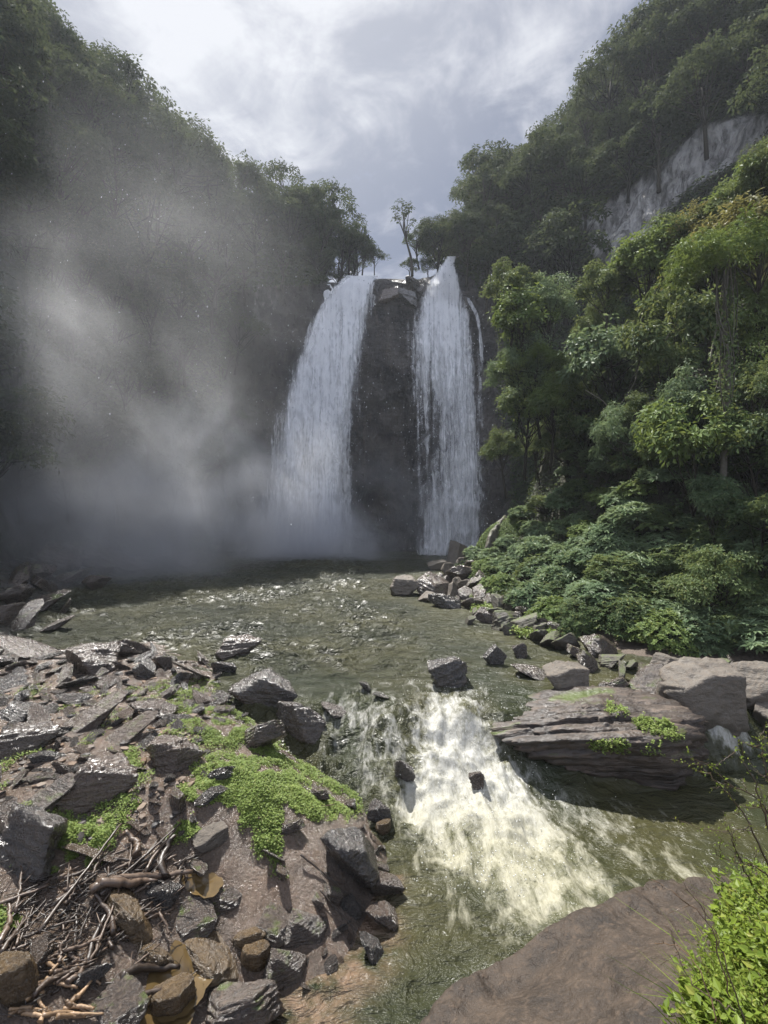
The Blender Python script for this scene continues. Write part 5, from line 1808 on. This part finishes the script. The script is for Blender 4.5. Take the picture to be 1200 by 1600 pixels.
while k < 95:
    u, v = rng.uniform(-10, 300), rng.uniform(1335, 1580)
    if not inside(pile, u, v):
        continue
    ang = rng.normal(0.72, 0.38) if rng.random() < 0.8 else rng.uniform(0, 3.1)
    L = rng.uniform(16, 56) * (1 if rng.random() < 0.85 else 1.6)
    du, dv = math.cos(ang) * L, -math.sin(ang) * L * 0.9
    put_stick(u - du, v - dv, u + du, v + dv, STK[int(rng.integers(9))], 'thin brown stick jumbled in the driftwood pile at the lower left', 'jumbled sticks of the driftwood pile', (rng.uniform(.01, .10), rng.uniform(.01, .13)), rng.uniform(0.5, 1.25))
    k += 1
for k in range(26):
    u, v = rng.uniform(0, 140), rng.uniform(1510, 1598)
    ang = rng.normal(0.2, 0.7); L = rng.uniform(14, 34)
    put_stick(u - math.cos(ang) * L, v + math.sin(ang) * L * 0.7, u + math.cos(ang) * L, v - math.sin(ang) * L * 0.7, STKP[int(rng.integers(5))], 'chunky pale splinter of wood in the lower left corner', 'pale splinters in the lower left corner', (rng.uniform(.03, .1), rng.uniform(.03, .1)), rng.uniform(0.3, 0.55))
g = Geo()
for k in range(420):
    u, v = rng.uniform(-10, 330), rng.uniform(1340, 1600)
    if not inside(pile, u, v) and rng.random() < 0.75:
        continue
    p0 = drop_px(np.array([u]), np.array([v]))[0] + UP * rng.uniform(0.01, 0.12)
    d_ = norm(np.array((rng.normal(0.6, .5), rng.normal(0.5, .5), rng.normal(0, .2)))) * rng.uniform(0.06, 0.22)
    g.tube([p0 - d_, p0 + rng.normal(0, 0.01, 3), p0 + d_], rng.uniform(0.003, 0.008), 4)
for k in range(160):
    u, v = rng.normal(335, 22), rng.normal(1495, 28)
    p0 = drop_px(np.array([u]), np.array([min(v, 1598)]))[0]
    d_ = norm(np.array((rng.normal(0, .6), rng.normal(-0.2, .5), abs(rng.normal(0.5, .4))))) * rng.uniform(0.06, 0.2)
    g.tube([p0, p0 + d_ * 0.6, p0 + d_ + rng.normal(0, 0.03, 3)], [0.004, 0.003, 0.0015], 3)
o = add('debris', g.build('debris', [M_DRIFT]))
kind(o, 'stuff', 'fine twigs and bark litter over the driftwood and mud')

# ------------------------------------------------------------------ right foreground: leafy grass and bare twigs
rng = np.random.default_rng(515)
GP = [(1066, 1640), (1088, 1570), (1126, 1500), (1146, 1430), (1175, 1385), (1210, 1362), (1330, 1335), (1330, 1640)]
Bf = BOULDER[:62].reshape(-1, 3)
bu, bv = project(Bf)
idx = np.flatnonzero(inside(GP, bu, bv) & (Bf[:, 1] > 0.9))
g = Geo(); st = Geo()
for k in range(2300):
    p0 = Bf[rng.choice(idx)] + np.append(rng.normal(0, 0.03, 2), 0)
    hgt = rng.uniform(0.04, 0.20) * (0.6 + 0.9 * np.clip((p0[0] - 1.2), 0, 0.9))
    tip = p0 + np.array((rng.normal(0, 0.05), rng.normal(0, 0.05), hgt))
    m_ = int(rng.integers(7, 13))
    q = rng.random(m_) ** 0.7
    P = p0 + (tip - p0) * q[:, None]
    T = rdir(m_, rng) * np.array((1, 1, 0.4))
    s = rng.uniform(0.014, 0.030, m_) * (1.9 if vnoise(np.array([p0 * 5.0]), 77)[0] > 0.25 else 0.9)
    g.leaves(P, UP * 0.8 + rdir(m_, rng) * 0.6, T + UP * 0.2, s, s * rng.uniform(0.45, 0.75), 0.06)
    if k % 5 == 0:
        st.tube([p0, tip], [0.0018, 0.001], 3)
for k in range(3200):                                     # blades of grass between the leaves
    p0 = Bf[rng.choice(idx)]
    d_ = np.array((rng.normal(-0.1, 0.5), rng.normal(0, 0.5), 1.0)) * rng.uniform(0.06, 0.2)
    sd = norm(np.cross(d_, rdir(1, rng)[0])) * 0.0028
    a, b_, c_ = p0, p0 + d_ * 0.6, p0 + d_ + np.array((d_[0], d_[1], -0.03)) * 0.5
    g.put(np.array([a - sd, a + sd, b_ + sd * 0.7, b_ - sd * 0.7, c_]), np.array([[0, 1, 2], [0, 2, 3], [3, 2, 4]]))
o = add('grass', g.build('grass', [M_GRASS], False))
kind(o, 'stuff', 'bright yellow green leafy grass on the right foreground boulder')
o = add('grass_stem', st.build('stem', [M_TWIG]), o)

# soil under that grass
e = bpy.data.objects.new('twiggy_shrub', None); COL.objects.link(e); e.location = px(1225, 1420, 2.7)
tag(e, 'sparse twiggy shrub with orange brown stems and tiny leaves at the right edge', 'shrub')
g = Geo(); lf = Geo()


def twig(g, lf, pts, r0, r1, leaf=0.02, dens=60):
    c = catmull(np.array(pts), 6)
    c = c + rng.normal(0, 0.004, c.shape)
    g.tube(c, np.linspace(r0, r1, len(c)), 5)
    L = np.sum(np.linalg.norm(np.diff(c, axis=0), axis=1))
    n = int(L * dens)
    if lf is not None and n:
        i = rng.integers(len(c) // 4, len(c), n)
        s = leaf * rng.uniform(0.5, 1.3, n)
        lf.leaves(c[i] + rng.normal(0, 0.006, (n, 3)), UP * 0.6 + rdir(n, rng), rdir(n, rng) + UP * 0.2, s, s * 0.55)
    return c


off = -np.array(px(1225, 1420, 2.7))
stems = [[(1235, 1430), (1190, 1330), (1160, 1270), (1120, 1220), (1092, 1205)], [(1240, 1420), (1200, 1290), (1175, 1215), (1150, 1172)], [(1230, 1400), (1190, 1360), (1165, 1350), (1120, 1340)],
         [(1245, 1400), (1215, 1280), (1195, 1200), (1190, 1150)], [(1240, 1380), (1195, 1260), (1140, 1225), (1105, 1190)], [(1238, 1440), (1180, 1390), (1150, 1330), (1136, 1290)], [(1250, 1390), (1225, 1250), (1200, 1180), (1172, 1165)]]
for s in stems:
    Yd = rng.uniform(2.45, 2.95)
    c = twig(g, lf, [px(a, b_, Yd + 0.05 * i) + off for i, (a, b_) in enumerate(s)], 0.006, 0.002, 0.022, 30)
    for k in range(7):
        i = int(rng.integers(len(c) // 3, len(c) - 1))
        d_ = np.array((rng.normal(-0.4, 0.5), rng.normal(0, 0.3), rng.normal(0.4, 0.4))) * 0.16
        twig(g, lf, [c[i], c[i] + d_ * 0.5 + rng.normal(0, 0.012, 3), c[i] + d_], 0.0026, 0.001, 0.016, 45)
add('stem', g.build('stem', [M_TWIG]), e)
add('leaves', lf.build('leaves', [M_GRASS], False), e)
for i, (s, lab) in enumerate([([(1140, 1560), (1110, 1450), (1060, 1400), (1010, 1372)], 'long bare twig arching left over the brown boulder'), ([(1120, 1600), (1095, 1520), (1060, 1480), (1024, 1475)], 'bare forked twig low on the brown boulder beside the grass'),
                              ([(1165, 1600), (1130, 1500), (1112, 1440), (1060, 1370)], 'bare dark twig rising from the grass toward the stream'), ([(1150, 1580), (1090, 1545), (1062, 1500), (1040, 1440)], 'thin dark twig curving up at the left rim of the grass')]):
    g = Geo()
    c = twig(g, None, [px(a, b_, 1.75 + 0.07 * j) for j, (a, b_) in enumerate(s)], 0.0028, 0.0010)
    for k in range(4):
        j = int(rng.integers(6, len(c) - 2)); d_ = np.array((rng.normal(-0.3, 0.5), 0, rng.normal(0.2, 0.5))) * 0.08
        g.tube([c[j], c[j] + d_ * 0.5, c[j] + d_], [0.0014, 0.001, 0.0006], 4)
    tag(add('bare_twig', g.build('twig', [M_TWIG])), lab, 'twig')

# ------------------------------------------------------------------ mist, flying spray and haze
def mist(center, radius, dens, nscale, seed, lo=0.42, hi=0.70, rot=(0, 0, 0), aniso=0.45, col=(0.955, 0.965, 1.0), stretch=(1, 1, 1)):
    bm = bmesh.new(); bmesh.ops.create_icosphere(bm, subdivisions=3, radius=1.0)
    me = bpy.data.meshes.new('mist'); bm.to_mesh(me); bm.free()
    mt, t = new_mat('mist_air')
    tcn = t.add('ShaderNodeTexCoord'); g = t.add('ShaderNodeNewGeometry')
    ln = t.vmath('LENGTH', tcn.outputs['Object'])
    fall = t.mapr(ln, 0.25, 0.97, 1, 0, True)
    pos = t.mapping(g.outputs['Position'], scale=stretch, loc=(seed, seed * 1.7, seed * 0.3))
    n = t.noise(pos, nscale, 5, 0.6, 0.5)
    d_ = t.math('MULTIPLY', t.mapr(n, lo, hi, 0.0, 1.0, True), t.math('MULTIPLY', fall, dens))
    pv = t.add('ShaderNodeVolumePrincipled', {'Color': (*col, 1), 'Density': d_, 'Anisotropy': aniso})
    finish(t, None, pv.outputs[0])
    me.materials.append(mt)
    o = add('mist', me, None, center, scale=radius, rot=rot)
    kind(o, 'stuff', 'drifting white mist thrown up by the waterfall')
    return o


mist(px(478, 850, 52.0), (10, 6, 7.5), 0.45, 0.15, 1.0, 0.26, 0.72)
mist(px(545, 850, 51.0), (9, 4, 4.5), 0.36, 0.2, 13.0, 0.28, 0.72)
mist(px(486, 665, 58.0), (5.6, 2.2, 15), 0.11, 0.35, 21.0, 0.2, 0.8, stretch=(1, 1, 0.35))
mist(px(700, 655, 58.4), (4.8, 1.9, 15.5), 0.09, 0.35, 27.0, 0.25, 0.8, stretch=(1, 1, 0.35))
mist(px(640, 790, 53), (10, 4, 9), 0.13, 0.16, 4.0, 0.38, 0.72)
mist(px(325, 760, 40), (13, 8, 10), 0.24, 0.16, 2.0, 0.39, 0.70, rot=(0, -0.3, 0))
mist(px(60, 640, 30), (16, 11, 14), 0.075, 0.10, 7.0, 0.34, 0.74)
mist(px(150, 820, 36), (17, 11, 8.5), 0.17, 0.13, 9.0, 0.36, 0.74)
mist(px(230, 430, 38), (17, 11, 16), 0.012, 0.07, 5.0, 0.32, 0.76)
SC.cycles.volume_step_rate = 1.6
SC.cycles.volume_preview_step_rate = 1.6
SC.cycles.volume_max_steps = 128


def air_drops(n, rng):
    Y = rng.uniform(5, 13, n)
    u = np.where(rng.random(n) < 0.65, rng.uniform(0, 480, n), rng.uniform(300, 780, n)); v = rng.uniform(20, 820, n)
    v = np.maximum(v, np.interp(u, [0, 100, 300, 580, 800, 1200], [30, 60, 240, 440, 300, 100]) + rng.uniform(0, 200, n))
    return np.stack(((u - CU) / FPX * Y, Y, CAMZ - (v - CV) / FPX * Y), -1)


def rapid_drops(n, rng):
    u = rng.normal(745, 70, n); v = rng.uniform(1110, 1400, n)
    u = u + (v - 1200) * 0.25
    Yd = 6.35 * FPX / (v - CV)
    x = (u - CU) / FPX * Yd
    return np.stack((x, Yd, wz_arr(x, Yd) + 0.02 + 0.22 * rng.random(n) ** 2.5), -1)


m, t = new_mat('splash_drops')
finish(t, t.add('ShaderNodeBsdfPrincipled', {'Base Color': (0.6, 0.6, 0.57, 1), 'Roughness': 0.3}).outputs[0])
o = add('spray_mist', droplets('spray_mist', 2200, rapid_drops, np.random.default_rng(18), 0.003, 0.014, m))
kind(o, 'stuff', 'small splashes of white water thrown up along the rapids')
o = add('spray_mist', droplets('spray_mist', 360, air_drops, np.random.default_rng(8), 0.004, 0.012, M_DROPS))
kind(o, 'stuff', 'bright spray drops blown through the air in front of the falls')

bm = bmesh.new()
bmesh.ops.create_cube(bm, size=1.0)
me = bpy.data.meshes.new('haze'); bm.to_mesh(me); bm.free()
m, t = new_mat('haze_air')
pv = t.add('ShaderNodeVolumePrincipled', {'Color': (0.86, 0.92, 1.0, 1), 'Density': 0.0004, 'Anisotropy': 0.3})
finish(t, None, pv.outputs[0])
me.materials.append(m)
o = add('haze', me, None, (0, 40, 48), scale=(360, 460, 105))
kind(o, 'stuff', 'thin pale air filling the gorge')
